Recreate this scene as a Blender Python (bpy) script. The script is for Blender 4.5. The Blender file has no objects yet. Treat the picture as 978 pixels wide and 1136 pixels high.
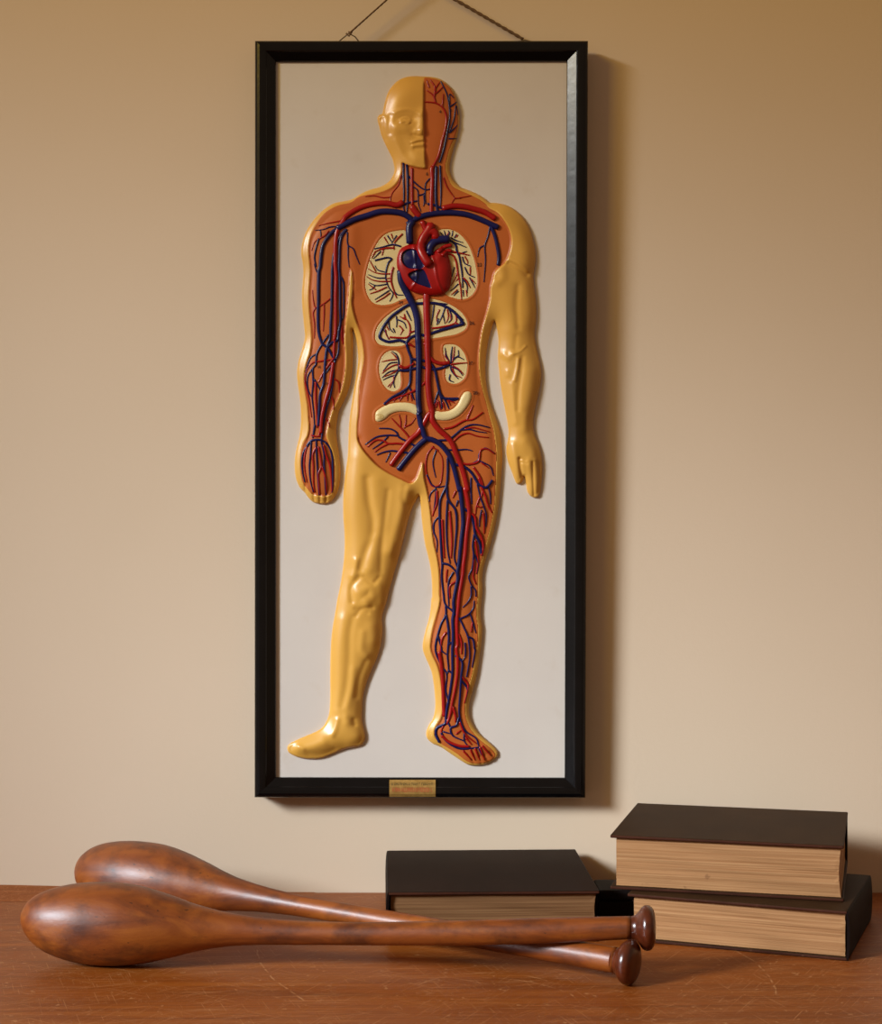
import bpy, bmesh, math, random
import numpy as np
from mathutils import Vector, Matrix

random.seed(7)
SC = bpy.context.scene
COL = SC.collection
TZ = 0.75                      # table top height
CAMH = 0.422                   # camera height above the table
F = 1900.0                     # focal length in pixels of the 978x1136 frame
DW = 1.9                       # camera to wall
CX, CY = 489.0, 568.0
CAM = Vector((0.0, -DW, TZ + CAMH))

# ------------------------------------------------------------------ camera, light, exposure
cam_d = bpy.data.cameras.new('camera')
cam = bpy.data.objects.new('camera', cam_d)
COL.objects.link(cam)
cam.location = CAM
cam.rotation_euler = (math.pi / 2, 0, 0)
cam_d.sensor_fit = 'VERTICAL'
cam_d.sensor_height = 36.0
cam_d.sensor_width = 36.0
cam_d.lens = 36.0 * F / 1136.0
cam_d.clip_start = 0.05
SC.camera = cam

world = bpy.data.worlds.new('room_light')
SC.world = world
world.use_nodes = True
bg = world.node_tree.nodes['Background']
bg.inputs[0].default_value = (1.0, 0.66, 0.42, 1)
bg.inputs[1].default_value = 0.25

def area(name, loc, target, sx, sy, power, color, spread=180):
    d = bpy.data.lights.new(name, 'AREA')
    d.shape = 'RECTANGLE'
    d.size, d.size_y = sx, sy
    d.energy = power
    d.color = color
    d.spread = math.radians(spread)
    o = bpy.data.objects.new(name, d)
    COL.objects.link(o)
    o.location = loc
    o.rotation_euler = (Vector(target) - Vector(loc)).to_track_quat('-Z', 'Y').to_euler()
    return o

area('window_daylight', (-3.3, -2.4, 2.55), (0.32, 0.0, 0.64), 1.0, 1.1, 7.2, (0.90, 1.0, 1.10), 20.5)
area('added_warm_fill', (-2.5, -2.5, 2.95), (0.12, 0.0, 2.12), 1.4, 0.8, 4.3, (1.0, 0.64, 0.08), 46)  # added fill that warms the upper wall; no such window is known

SC.view_settings.view_transform = 'Standard'
SC.view_settings.look = 'None'
SC.view_settings.gamma = 1.0
SC.view_settings.use_curve_mapping = False
SC.view_settings.exposure = 0.0
SC.cycles.max_bounces = 6

# ------------------------------------------------------------------ helpers
def lin(r, g, b):
    f = lambda c: (c / 255 / 12.92) if c / 255 <= 0.04045 else ((c / 255 + 0.055) / 1.055) ** 2.4
    return (f(r), f(g), f(b), 1.0)

class NT:
    def __init__(self, name):
        self.m = bpy.data.materials.new(name)
        self.m.use_nodes = True
        self.t = self.m.node_tree
        self.b = self.t.nodes['Principled BSDF']
        self.tc = self.t.nodes.new('ShaderNodeTexCoord')
    def n(self, typ, **kw):
        nd = self.t.nodes.new(typ)
        for k, v in kw.items():
            setattr(nd, k, v)
        return nd
    def l(self, a, b):
        self.t.links.new(a, b)
    def mapping(self, scale=(1, 1, 1), rot=(0, 0, 0), loc=(0, 0, 0), src='Object'):
        mp = self.n('ShaderNodeMapping')
        mp.inputs['Scale'].default_value = scale
        mp.inputs['Rotation'].default_value = rot
        mp.inputs['Location'].default_value = loc
        self.l(self.tc.outputs[src], mp.inputs['Vector'])
        return mp.outputs[0]
    def noise(self, vec, scale, detail=4, rough=0.55, dist=0.0):
        nd = self.n('ShaderNodeTexNoise')
        nd.inputs['Scale'].default_value = scale
        nd.inputs['Detail'].default_value = detail
        nd.inputs['Roughness'].default_value = rough
        nd.inputs['Distortion'].default_value = dist
        self.l(vec, nd.inputs['Vector'])
        return nd.outputs['Fac']
    def ramp(self, fac, stops):
        r = self.n('ShaderNodeValToRGB')
        e = r.color_ramp.elements
        while len(e) < len(stops):
            e.new(0.5)
        for i, (p, c) in enumerate(stops):
            e[i].position = p
            e[i].color = c if len(c) == 4 else (*c, 1)
        self.l(fac, r.inputs[0])
        return r.outputs[0]
    def mix(self, fac, a, b, mode='MIX'):
        m = self.n('ShaderNodeMix', data_type='RGBA', blend_type=mode)
        for s, v in ((m.inputs[0], fac), (m.inputs[6], a), (m.inputs[7], b)):
            if hasattr(v, 'is_linked'):
                self.l(v, s)
            else:
                s.default_value = v
        return m.outputs[2]
    def bump(self, h, strength=0.2, dist=0.002):
        b = self.n('ShaderNodeBump')
        b.inputs['Strength'].default_value = strength
        b.inputs['Distance'].default_value = dist
        self.l(h, b.inputs['Height'])
        self.l(b.outputs[0], self.b.inputs['Normal'])
    def color(self, c):
        s = self.b.inputs['Base Color']
        if hasattr(c, 'is_linked'):
            self.l(c, s)
        else:
            s.default_value = c
    def set(self, rough=0.5, spec=0.5, coat=0.0, coat_rough=0.1, metal=0.0):
        self.b.inputs['Roughness'].default_value = rough
        self.b.inputs['Specular IOR Level'].default_value = spec
        self.b.inputs['Coat Weight'].default_value = coat
        self.b.inputs['Coat Roughness'].default_value = coat_rough
        self.b.inputs['Metallic'].default_value = metal
        return self.m

def paint(name, c1, c2, rough=0.35, scale=25, spec=0.5, bump=0.08):
    t = NT(name)
    v = t.mapping()
    t.color(t.ramp(t.noise(v, scale, 5), [(0.3, c1), (0.7, c2)]))
    t.bump(t.noise(v, 220, 3), bump, 0.001)
    return t.set(rough, spec)

M = {}
def wall_mat():
    t = NT('wall_plaster_paint')
    v = t.mapping()
    t.color(t.ramp(t.noise(v, 2.2, 3), [(0.3, lin(210, 189, 163)), (0.7, lin(214, 193, 168))]))
    t.bump(t.noise(v, 160, 6, 0.65), 0.12, 0.002)
    return t.set(0.75, 0.25)
M['wall'] = wall_mat()

def floor_mat():
    t = NT('floor_boards')
    v = t.mapping((1.5, 14, 1))
    t.color(t.ramp(t.noise(v, 3, 6), [(0.3, lin(92, 60, 38)), (0.7, lin(130, 88, 56))]))
    return t.set(0.5)
M['floor'] = floor_mat()

def table_mat():
    t = NT('worn_varnished_pine')
    v = t.mapping((1.2, 16, 16))
    g1 = t.noise(v, 3.0, 8, 0.62, 0.6)
    base = t.ramp(g1, [(0.25, lin(112, 54, 11)), (0.5, lin(136, 68, 15)), (0.78, lin(156, 86, 26))])
    v2 = t.mapping((2, 70, 70))
    g2 = t.noise(v2, 4.0, 4, 0.6)
    base = t.mix(t.ramp(g2, [(0.45, (0, 0, 0)), (0.75, (0.45, 0.45, 0.45))]), base, lin(92, 44, 14))
    # worn pale patches
    w = t.noise(t.mapping((3, 9, 9)), 3.5, 6, 0.7)
    base = t.mix(t.ramp(w, [(0.55, (0, 0, 0)), (0.8, (0.4, 0.4, 0.4))]), base, lin(172, 106, 48))
    # scratches: stretched noise bands in several directions
    for ang, sc, th in ((0.35, 5, 0.66), (-0.6, 6, 0.665), (1.1, 6.5, 0.67), (0.05, 4, 0.65), (-1.25, 7, 0.67), (0.8, 8, 0.67)):
        vs = t.mapping((1 / 3.0, 1 / 170, 1 / 170), (0, 0, ang), (sc, ang, 0))
        vs.node.vector_type = 'TEXTURE'             # turn first, then stretch
        s = t.noise(vs, sc * 0.8, 2, 0.5)
        base = t.mix(t.ramp(s, [(th, (0, 0, 0)), (th + 0.03, (0.5, 0.5, 0.5))]), base, lin(196, 140, 90))
    # fine pale nicks
    nk = t.noise(t.mapping((1, 1, 1)), 150, 2, 0.5)
    base = t.mix(t.ramp(nk, [(0.69, (0, 0, 0)), (0.73, (0.4, 0.4, 0.4))]), base, lin(200, 150, 100))
    # long curved scratches: (circle centre, radius, middle of the visible arc, half length)
    for ux, uy, r, mx, my, ext in ((0.2609, 0.0979, 0.4417, -0.1521, -0.0386, 0.1054), (-0.0040, -0.0553, 0.3023, 0.2807, 0.0020, 0.1153), (0.0314, -0.1481, 0.0896, 0.0830, -0.0881, 0.0561), (0.0422, -0.1096, 0.0677, 0.0335, -0.0600, 0.0626), ):
        def dist(x, y):
            d = t.n('ShaderNodeVectorMath', operation='DISTANCE')
            sp = t.n('ShaderNodeVectorMath', operation='MULTIPLY')
            t.l(t.tc.outputs['Object'], sp.inputs[0])
            sp.inputs[1].default_value = (1, 1, 0)
            t.l(sp.outputs[0], d.inputs[0])
            d.inputs[1].default_value = (x, y, 0)
            return d.outputs['Value']
        def mth(op, a, b):
            m = t.n('ShaderNodeMath', operation=op)
            for i, v in enumerate((a, b)):
                if hasattr(v, 'is_linked'):
                    t.l(v, m.inputs[i])
                else:
                    m.inputs[i].default_value = v
            return m.outputs[0]
        wob = mth('MULTIPLY', mth('SUBTRACT', t.noise(t.mapping(), 30, 3), 0.5), 0.006)
        ring = mth('ABSOLUTE', mth('ADD', mth('SUBTRACT', dist(ux, uy), r), wob), 0)
        line = mth('LESS_THAN', ring, 0.0008)
        line = mth('MULTIPLY', line, mth('LESS_THAN', dist(mx, my), ext))
        line = mth('MULTIPLY', line, t.ramp(t.noise(t.mapping(), 90, 3), [(0.45, (0, 0, 0)), (0.62, (0.5, 0.5, 0.5))]))
        base = t.mix(line, base, lin(205, 155, 105))
    # a knot in the plank
    gv = t.mapping((70, 90, 0), (0, 0, 0), (70 * 0.107, 90 * 0.343, 0))
    gr = t.n('ShaderNodeTexGradient', gradient_type='SPHERICAL')
    t.l(gv, gr.inputs[0])
    base = t.mix(t.ramp(gr.outputs[1], [(0.0, (0, 0, 0)), (0.6, (0.8, 0.8, 0.8))]), base, lin(62, 28, 14))
    t.color(base)
    t.bump(t.noise(v2, 6, 5), 0.15, 0.001)
    return t.set(0.46, 0.28)
M['table'] = table_mat()

def club_mat():
    t = NT('polished_old_club_wood')
    v = t.mapping((2.2, 9, 9))
    g = t.noise(v, 5, 7, 0.6, 0.8)
    base = t.ramp(g, [(0.25, lin(76, 31, 6)), (0.48, lin(122, 58, 12)), (0.75, lin(152, 83, 22))])
    st = t.noise(t.mapping((1, 1.3, 1.3)), 26, 5, 0.62)
    base = t.mix(t.ramp(st, [(0.48, (0, 0, 0)), (0.68, (0.75, 0.75, 0.75))]), base, lin(62, 24, 8))
    pit = t.noise(t.mapping((1, 2, 2)), 120, 2)
    base = t.mix(t.ramp(pit, [(0.7, (0, 0, 0)), (0.74, (0.7, 0.7, 0.7))]), base, lin(40, 16, 8))
    t.color(base)
    t.bump(t.noise(t.mapping((1, 2, 2)), 90, 5, 0.65), 0.3, 0.001)
    return t.set(0.45, 0.5, 0.15, 0.32)
M['club'] = club_mat()

def knob_mat():
    t = NT('polished_dark_knob_wood')
    v = t.mapping((3, 6, 6))
    t.color(t.ramp(t.noise(v, 18, 6, 0.6), [(0.3, lin(58, 20, 8)), (0.7, lin(92, 38, 15))]))
    return t.set(0.28, 0.5, 0.3, 0.2)
M['knob'] = knob_mat()

def cover_mat(name, c1, c2, edge):
    t = NT(name)
    v = t.mapping()
    base = t.ramp(t.noise(v, 14, 6, 0.65), [(0.3, c1), (0.7, c2)])
    base = t.mix(t.ramp(t.noise(v, 260, 3, 0.6), [(0.62, (0, 0, 0)), (0.75, (0.4, 0.4, 0.4))]), base, edge)
    t.color(base)
    t.bump(t.noise(v, 500, 3), 0.25, 0.001)
    return t.set(0.6, 0.08)
M['cover'] = cover_mat('worn_dark_leather', lin(42, 25, 12), lin(56, 36, 19), lin(84, 58, 36))
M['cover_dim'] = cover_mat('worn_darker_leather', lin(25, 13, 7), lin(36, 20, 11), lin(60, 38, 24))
M['cover_red'] = cover_mat('oxblood_leather', lin(13, 5, 3), lin(20, 8, 5), lin(34, 15, 10))
M['black_case'] = cover_mat('black_leatherette', lin(17, 11, 10), lin(26, 17, 15), lin(32, 22, 18))

M['board_edge'] = cover_mat('worn_reddish_board_edge', lin(44, 22, 14), lin(72, 38, 25), lin(112, 78, 54))

def pages_mat(name, c1, c2, c3):
    t = NT(name)
    v = t.mapping((1.6, 1.6, 240))
    base = t.ramp(t.noise(v, 2.2, 5, 0.7), [(0.3, c1), (0.55, c2), (0.78, c3)])
    v2 = t.mapping((5, 5, 60))
    base = t.mix(t.ramp(t.noise(v2, 2.5, 4, 0.6), [(0.5, (0, 0, 0)), (0.75, (0.45, 0.45, 0.45))]), base, c1)
    sp = t.noise(t.mapping((1, 1, 1)), 90, 2)
    base = t.mix(t.ramp(sp, [(0.72, (0, 0, 0)), (0.78, (0.5, 0.5, 0.5))]), base, lin(110, 74, 46))
    t.color(base)
    t.bump(t.noise(t.mapping((2, 2, 420)), 2.5, 3), 0.5, 0.001)
    return t.set(0.8, 0.2)
M['pages'] = pages_mat('aged_page_edges', lin(136, 92, 55), lin(165, 121, 80), lin(190, 148, 104))
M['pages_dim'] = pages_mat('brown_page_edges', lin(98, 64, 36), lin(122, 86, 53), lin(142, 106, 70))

def frame_mat():
    t = NT('black_lacquered_frame')
    v = t.mapping()
    t.color(t.ramp(t.noise(v, 40, 4), [(0.4, lin(4, 4, 5)), (0.7, lin(8, 7, 8))]))
    t.bump(t.noise(v, 90, 4), 0.1, 0.001)
    return t.set(0.22, 0.36)
M['frame'] = frame_mat()
M['rebate'] = paint('reddish_worn_frame_lip', lin(50, 22, 16), lin(74, 34, 22), 0.6)

def panel_mat():
    t = NT('ivory_painted_panel')
    v = t.mapping()
    base = t.ramp(t.noise(v, 6, 6, 0.6), [(0.3, lin(205, 195, 185)), (0.7, lin(212, 203, 192))])
    base = t.mix(t.ramp(t.noise(v, 38, 3), [(0.62, (0, 0, 0)), (0.8, (0.25, 0.25, 0.25))]), base, lin(190, 172, 150))
    t.color(base)
    t.bump(t.noise(v, 90, 4), 0.08, 0.001)
    return t.set(0.5, 0.35)
M['panel'] = panel_mat()
M['skin'] = paint('ochre_enamel', lin(206, 152, 62), lin(213, 160, 72), 0.33, 12, 0.5, 0.05)
M['flesh'] = paint('orange_brown_enamel', lin(176, 89, 34), lin(187, 98, 40), 0.42, 14, 0.4, 0.05)
M['cream'] = paint('cream_enamel', lin(214, 192, 134), lin(222, 202, 148), 0.42, 20, 0.45, 0.05)
M['red'] = paint('crimson_enamel', lin(142, 9, 8), lin(158, 14, 11), 0.32, 30, 0.4, 0.05)
M['darkred'] = paint('brick_red_enamel', lin(140, 44, 18), lin(156, 54, 24), 0.35, 30, 0.5, 0.05)
M['blue'] = paint('navy_enamel', lin(15, 16, 62), lin(22, 24, 78), 0.32, 30, 0.32, 0.05)
M['ink'] = paint('dark_printed_ink', lin(40, 16, 8), lin(50, 20, 10), 0.6)
def brass_mat():
    t = NT('aged_brass')
    v = t.mapping()
    t.color(t.ramp(t.noise(v, 200, 4), [(0.3, lin(150, 112, 52)), (0.7, lin(186, 146, 78))]))
    return t.set(0.45, 0.5, 0, 0.1, 0.45)
M['brass'] = brass_mat()
M['plate_red'] = paint('red_plate_lettering', lin(168, 70, 38), lin(180, 84, 48), 0.5)
M['plate_olive'] = paint('olive_plate_lettering', lin(84, 66, 16), lin(96, 76, 22), 0.5)
M['cord'] = paint('brown_twisted_cord', lin(92, 66, 42), lin(112, 82, 54), 0.8, 300)
M['metal'] = paint('dull_dark_wire', lin(84, 68, 50), lin(104, 86, 64), 0.45)

def tag(o, label=None, cat=None, group=None, kind=None):
    if label: o['label'] = label
    if cat: o['category'] = cat
    if group: o['group'] = group
    if kind: o['kind'] = kind
    return o

def empty(name, loc, rot=(0, 0, 0)):
    o = bpy.data.objects.new(name, None)
    o.empty_display_size = 0.05
    COL.objects.link(o)
    o.location = loc
    o.rotation_euler = rot
    return o

def link_mesh(name, me, mat, parent=None, smooth=False):
    me.materials.append(mat)
    if smooth:
        me.shade_smooth()
    o = bpy.data.objects.new(name, me)
    COL.objects.link(o)
    if parent:
        o.parent = parent
    return o

def obj(name, bm, mat, parent=None, smooth=False):
    bmesh.ops.recalc_face_normals(bm, faces=bm.faces)
    me = bpy.data.meshes.new(name)
    bm.to_mesh(me)
    bm.free()
    return link_mesh(name, me, mat, parent, smooth)

def box_bm(lo, hi, bevel=0.0, seg=2, bm=None):
    bm = bm or bmesh.new()
    lo, hi = Vector(lo), Vector(hi)
    r = bmesh.ops.create_cube(bm, size=1.0)
    for v in r['verts']:
        v.co = Vector(((lo[i] + hi[i]) / 2 + v.co[i] * (hi[i] - lo[i]) for i in range(3)))
    if bevel > 0:
        es = list({e for v in r['verts'] for e in v.link_edges})
        bmesh.ops.bevel(bm, geom=es, offset=bevel, segments=seg, affect='EDGES', profile=0.5)
    return bm

# ------------------------------------------------------------------ the setting
tag(obj('wall_back', box_bm((-2.6, 0.0, 0.0), (2.6, 0.12, 2.6)), M['wall']), kind='structure')
tag(obj('floor', box_bm((-2.6, -3.2, -0.05), (2.6, 0.0, 0.0)), M['floor']), kind='structure')

# table: plank top (its lifted far left edge is the separate wedge below), apron and four turned-in legs
table = empty('side_table', (0, -0.29, 0))
tag(table, 'long worn brown pine table standing against the plaster wall', 'table')
bm = bmesh.new()
nx, ny = 60, 16
X0, X1, Y0, Y1 = -1.0, 1.0, -0.565, -0.0015
top = [[bm.verts.new((X0 + (X1 - X0) * i / nx, Y0 + (Y1 - Y0) * j / ny, 0)) for j in range(ny + 1)] for i in range(nx + 1)]
bot = [[bm.verts.new((X0 + (X1 - X0) * i / nx, Y0 + (Y1 - Y0) * j / ny, -0.03)) for j in range(ny + 1)] for i in range(nx + 1)]
for g in (top, bot):
    for col in g:
        for v in col:
            v.co.z += TZ
            v.co.y += 0.29
for i in range(nx):
    for j in range(ny):
        bm.faces.new((top[i][j], top[i + 1][j], top[i + 1][j + 1], top[i][j + 1]))
        bm.faces.new((bot[i][j], bot[i][j + 1], bot[i + 1][j + 1], bot[i + 1][j]))
for i in range(nx):
    bm.faces.new((top[i][0], bot[i][0], bot[i + 1][0], top[i + 1][0]))
    bm.faces.new((top[i][ny], top[i + 1][ny], bot[i + 1][ny], bot[i][ny]))
for j in range(ny):
    bm.faces.new((top[0][j], top[0][j + 1], bot[0][j + 1], bot[0][j]))
    bm.faces.new((top[nx][j], bot[nx][j], bot[nx][j + 1], top[nx][j + 1]))
obj('tabletop', bm, M['table'], table)
bm = box_bm((-0.92, -0.23, 0.62), (0.92, -0.21, 0.7205), 0.002)
box_bm((-0.92, 0.235, 0.62), (0.92, 0.255, 0.7205), 0.002, bm=bm)
box_bm((-0.92, -0.21, 0.62), (-0.9, 0.235, 0.7205), 0.002, bm=bm)
box_bm((0.9, -0.21, 0.62), (0.92, 0.235, 0.7205), 0.002, bm=bm)
obj('apron', bm, M['table'], table)
for sx in (-1, 1):
    for yy in (-0.2, 0.225):
        obj('leg', box_bm((sx * 0.88 - 0.027, yy - 0.027, 0.0), (sx * 0.88 + 0.027, yy + 0.027, 0.72), 0.004), M['table'], table)

# added tapered wedge at the wall, standing in for the tabletop's lifted left edge
bm = bmesh.new()
secs = []
for i in range(31):
    x = -1.0 + 0.86 * i / 30
    u = min(1.0, max(0.0, (-0.14 - x) / 0.40))
    h = 0.0003 + 0.0086 * u * u * (3 - 2 * u)
    secs.append([bm.verts.new((x, yy, zz)) for yy, zz in ((-0.0001, TZ + 0.0002), (-0.0001, TZ + h), (-0.002, TZ + h), (-0.045, TZ + 0.0002))])
for a, b in zip(secs, secs[1:]):
    for k in range(4):
        bm.faces.new((a[k], a[(k + 1) % 4], b[(k + 1) % 4], b[k]))
bm.faces.new(secs[0]); bm.faces.new(secs[-1][::-1])
tag(obj('edge_wedge_1', bm, M['table']), kind='structure')

# ------------------------------------------------------------------ traced shapes of the relief (picture-plane tracing of one flat plaque)
CR = {'A': (400, 70, 140 / 978), 'B': (320, 200, 160 / 978), 'C': (460, 200, 160 / 978), 'D': (380, 230, 180 / 978),
      'E': (380, 320, 180 / 978), 'F': (310, 370, 120 / 682), 'G': (380, 430, 190 / 978), 'H': (530, 370, 90 / 511),
      'I': (340, 490, 160 / 957), 'J': (450, 490, 120 / 717), 'K': (300, 660, 140 / 795), 'L': (450, 660, 120 / 682),
      'N': (430, 170, 90 / 978), 'M': (400, 240, 80 / 866), 'R': (465, 240, 70 / 795), 'V': (410, 325, 120 / 978),
      'W': (410, 370, 120 / 978), 'X': (330, 360, 70 / 612), 'Y': (395, 440, 80 / 978), 'Z': (470, 440, 90 / 852),
      'P': (470, 530, 80 / 826), 'Q': (470, 620, 80 / 826), 'S': (470, 710, 90 / 682), 'T': (330, 470, 55 / 694),
      'U': (340, 210, 60 / 757), 'O': (335, 290, 60 / 682), 'p': (0, 0, 1.0)}

def tr(s):
    """'A 1,2 3,4 B 5,6' -> array of picture coordinates"""
    out, cur = [], 'p'
    for w in s.split():
        if w in CR:
            cur = w
            continue
        a, b = w.split(',')
        x0, y0, k = CR[cur]
        out.append((x0 + float(a) * k, y0 + float(b) * k))
    return np.array(out)

def smooth(pts, closed, step):
    n = len(pts)
    if n == 2:
        m = max(2, int(np.hypot(*(pts[1] - pts[0])) / step) + 1)
        t = np.linspace(0, 1, m)[:, None]
        return pts[0] * (1 - t) + pts[1] * t
    res = []
    rng = range(n if closed else n - 1)
    for i in rng:
        if closed:
            p0, p1, p2, p3 = pts[(i - 1) % n], pts[i], pts[(i + 1) % n], pts[(i + 2) % n]
        else:
            p0, p1, p2, p3 = pts[max(i - 1, 0)], pts[i], pts[i + 1], pts[min(i + 2, n - 1)]
        m = max(1, int(np.hypot(*(p2 - p1)) / step + 0.5))
        d1, d0, d2 = [max(1e-6, np.hypot(*(b - a)) ** 0.5) for a, b in ((p1, p2), (p0, p1), (p2, p3))]
        m1 = (p2 - p1)
        m2 = (p2 - p1)
        if d0 > 1e-3: m1 = d1 * ((p1 - p0) / d0 - (p2 - p0) / (d0 + d1) + (p2 - p1) / d1)
        if d2 > 1e-3: m2 = d1 * ((p2 - p1) / d1 - (p3 - p1) / (d1 + d2) + (p3 - p2) / d2)
        for k in range(m):
            t = k / m
            h00, h10, h01, h11 = 2*t**3 - 3*t*t + 1, t**3 - 2*t*t + t, -2*t**3 + 3*t*t, t**3 - t*t
            res.append(h00 * p1 + h10 * m1 + h01 * p2 + h11 * m2)
    if not closed:
        res.append(pts[-1])
    return np.array(res)

OUTLINE = tr("""A 490,103 400,100 320,118 260,160 215,220 190,290 172,370 165,395 145,400 130,420 132,450 145,500 160,560 185,620 215,680
 240,730 255,780 262,830 250,870 225,910 180,945 120,968 60,985 B 489,92 430,128 370,142 310,155 250,190 190,245 140,310 105,380 88,450 85,500
 95,560 100,620 95,700 90,780 93,860 100,940 108,1020 F 160,20 150,70 135,120 118,180 110,250 115,320 125,390 132,450 135,520 133,590 125,650 110,710
 100,760 95,820 97,880 108,930 130,975 160,1005 185,1040 215,1065 265,1076 310,1070 340,1045 365,1000 380,940 385,870 380,800 372,730 362,660
 358,600 365,540 380,480 405,430 430,370 450,300 460,220 463,150 464,80 463,20 p 391,366 F 478,20 490,90 495,160 488,240 475,310 462,390 450,470
 440,550 435,640 I 272,100 258,200 247,300 242,400 243,500 250,600 252,700 245,800 235,880 222,960 205,1040 K 408,108 393,190 383,270 378,350
 376,430 375,520 376,600 374,680 368,750 350,800 320,840 270,868 210,893 150,920 118,940 105,960 112,990 140,1010 190,1028 250,1035 320,1030 390,1005
 460,975 520,962 570,950 595,915 598,880 588,840 578,790 578,720 582,650 595,590 615,530 640,470 670,400 690,340 702,270 706,210 702,150 710,110
 730,50 I 545,1010 560,950 580,880 600,810 620,740 640,660 660,580 680,500 705,430 730,385 745,360 755,420 762,500 770,580 785,680 805,760 820,830
 828,900 832,980 830,1060 L 160,20 157,80 145,150 128,210 113,270 105,330 118,380 140,430 160,480 172,540 180,600 185,670 183,730 170,780 145,820
 128,870 135,905 165,935 220,960 280,1000 340,1040 390,1070 440,1078 500,1070 550,1045 580,1015 578,985 550,950 510,915 460,870 425,820 405,770
 400,720 408,660 425,600 445,530 460,450 470,370 480,290 485,210 475,140 475,70 J 508,1010 510,960 507,910 515,850 530,790 555,710 580,620 600,530
 615,440 625,350 632,260 638,170 640,80 H 149,681 150,720 145,640 130,580 105,510 80,440 62,370 52,300 48,230 50,160 60,80 p 543.5,370 548.4,357 552.5,375 H
 128,90 125,150 132,230 142,320 155,400 170,480 185,560 192,620 188,670 178,720 180,770 192,820 212,870 230,920 245,948 262,952 280,930 292,900
 300,930 305,970 315,1005 340,1030 370,1036 388,1020 398,970 405,900 407,830 400,760 385,700 365,650 352,600 352,540 362,470 378,400 392,330 400,260
 395,200 380,130 365,60 C 813,1039 822,960 825,880 820,800 810,720 805,650 812,600 820,540 818,480 805,410 785,340 755,280 715,230 665,190 610,165
 550,153 510,150 470,120 420,90 360,65 310,45 A 735,925 710,890 695,850 690,800 697,750 712,690 730,630 748,570 762,500 768,440 765,380 752,310
 735,250 705,195 665,155 620,125 560,108""")

FLESH = tr("""A 320,770 318,830 305,880 275,930 235,965 180,990 110,1010 B 480,110 420,150 350,165 300,185 240,225 190,290 155,360 140,420 135,480
 140,540 145,620 140,700 135,800 140,900 150,1000 F 200,60 190,130 170,190 155,260 155,330 165,400 175,460 180,530 185,600 175,650 150,690 135,740
 130,820 135,890 150,950 180,985 200,1010 240,1022 290,1025 330,1008 345,960 350,890 345,800 330,740 310,690 295,650 300,600 315,540 335,480 365,420
 385,370 405,290 415,200 415,120 B 379,1082 385,1000 395,900 405,800 412,700 417,640 425,605 434,650 434,750 428,830 440,900 465,980 490,1060
 E 118,326 128,420 115,500 100,580 95,660 G 90,140 82,220 85,300 110,350 150,400 200,450 260,490 330,525 390,548 420,520 440,470 455,430
 J 120,240 140,330 155,420 165,500 172,580 185,680 205,760 218,850 222,930 222,1020 L 215,20 210,70 190,140 170,210 158,280 155,340 170,390 195,440
 212,500 222,560 230,640 232,720 220,780 195,820 180,860 185,900 215,935 265,965 320,1000 370,1040 410,1060 460,1065 510,1055 550,1035 565,1010 545,975
 500,940 450,895 405,840 380,780 372,720 380,650 395,580 415,510 430,440 445,350 455,270 455,200 445,130 448,60 J 478,1016 480,930 480,860 500,790
 525,700 550,610 570,520 585,430 592,340 598,240 600,150 600,60 G 870,300 860,240 840,170 820,90 E 844,619 825,520 820,440 825,350 840,250 868,150
 C 512,801 515,720 525,690 545,620 610,560 640,500 655,420 645,350 610,280 560,220 500,185 480,160 430,125 370,95 310,70 270,50 A 699,936 675,880
 660,840 655,800 668,740 690,660 735,560 753,480 753,400 740,310 715,230 670,170 600,130 540,115 492,112 488,150 487,250 486,400 488,500 490,600
 495,700 500,780 503,812 470,812 430,805 390,795 355,785""")

ORG = {
 'lung_L': tr("D 375,140 320,142 270,155 225,190 190,250 165,310 145,380 135,440 140,500 160,550 190,580 240,590 300,582 350,560 390,545 400,500 440,430 430,330 420,230"),
 'lung_R': tr("D 560,150 620,130 670,140 715,170 755,220 785,290 805,370 812,450 795,510 760,545 720,556 670,548 620,525 580,450 560,350 540,250"),
 'liver': tr("E 195,300 205,240 240,190 300,140 370,100 430,75 490,60 560,66 620,85 680,115 730,160 752,210 740,245 690,275 620,290 560,300 500,306 430,305 400,318 365,345 320,350 260,347 215,335"),
 'kid_L': tr("E 285,375 320,375 345,395 353,430 347,465 348,510 352,560 340,605 310,622 275,612 245,580 225,530 218,480 228,430 250,395"),
 'kid_R': tr("E 610,345 640,335 690,345 730,385 750,440 750,490 735,540 700,570 665,576 630,560 618,520 622,480 625,450 612,410 605,370"),
 'col_L': tr("E 195,775 200,745 230,720 280,697 340,687 400,690 440,703 470,730 478,775 440,762 400,747 340,744 290,760 255,790 220,805 200,798"),
 'col_R': tr("E 540,738 600,743 650,733 690,700 715,650 735,625 765,622 778,645 770,680 740,730 700,770 650,793 600,797 550,785"),
}
HEART = tr("D 330,285 348,250 385,228 440,220 470,240 500,270 540,270 580,245 615,255 640,300 655,370 655,440 642,495 605,525 550,535 490,530 430,515 380,478 345,420 325,350")
ATRIUM = tr("D 362,275 395,252 440,258 462,285 480,320 490,350 470,372 440,370 400,368 368,345 354,310")
VENT = tr("D 395,405 435,382 480,372 498,392 515,435 530,484 490,475 440,455 410,430")

# ------------------------------------------------------------------ raster height of the relief in millimetres
GS = 0.5
GX0, GY0, GX1, GY1 = 305.0, 70.0, 615.0, 865.0
gx = np.arange(GX0, GX1, GS)
gy = np.arange(GY0, GY1, GS)

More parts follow.
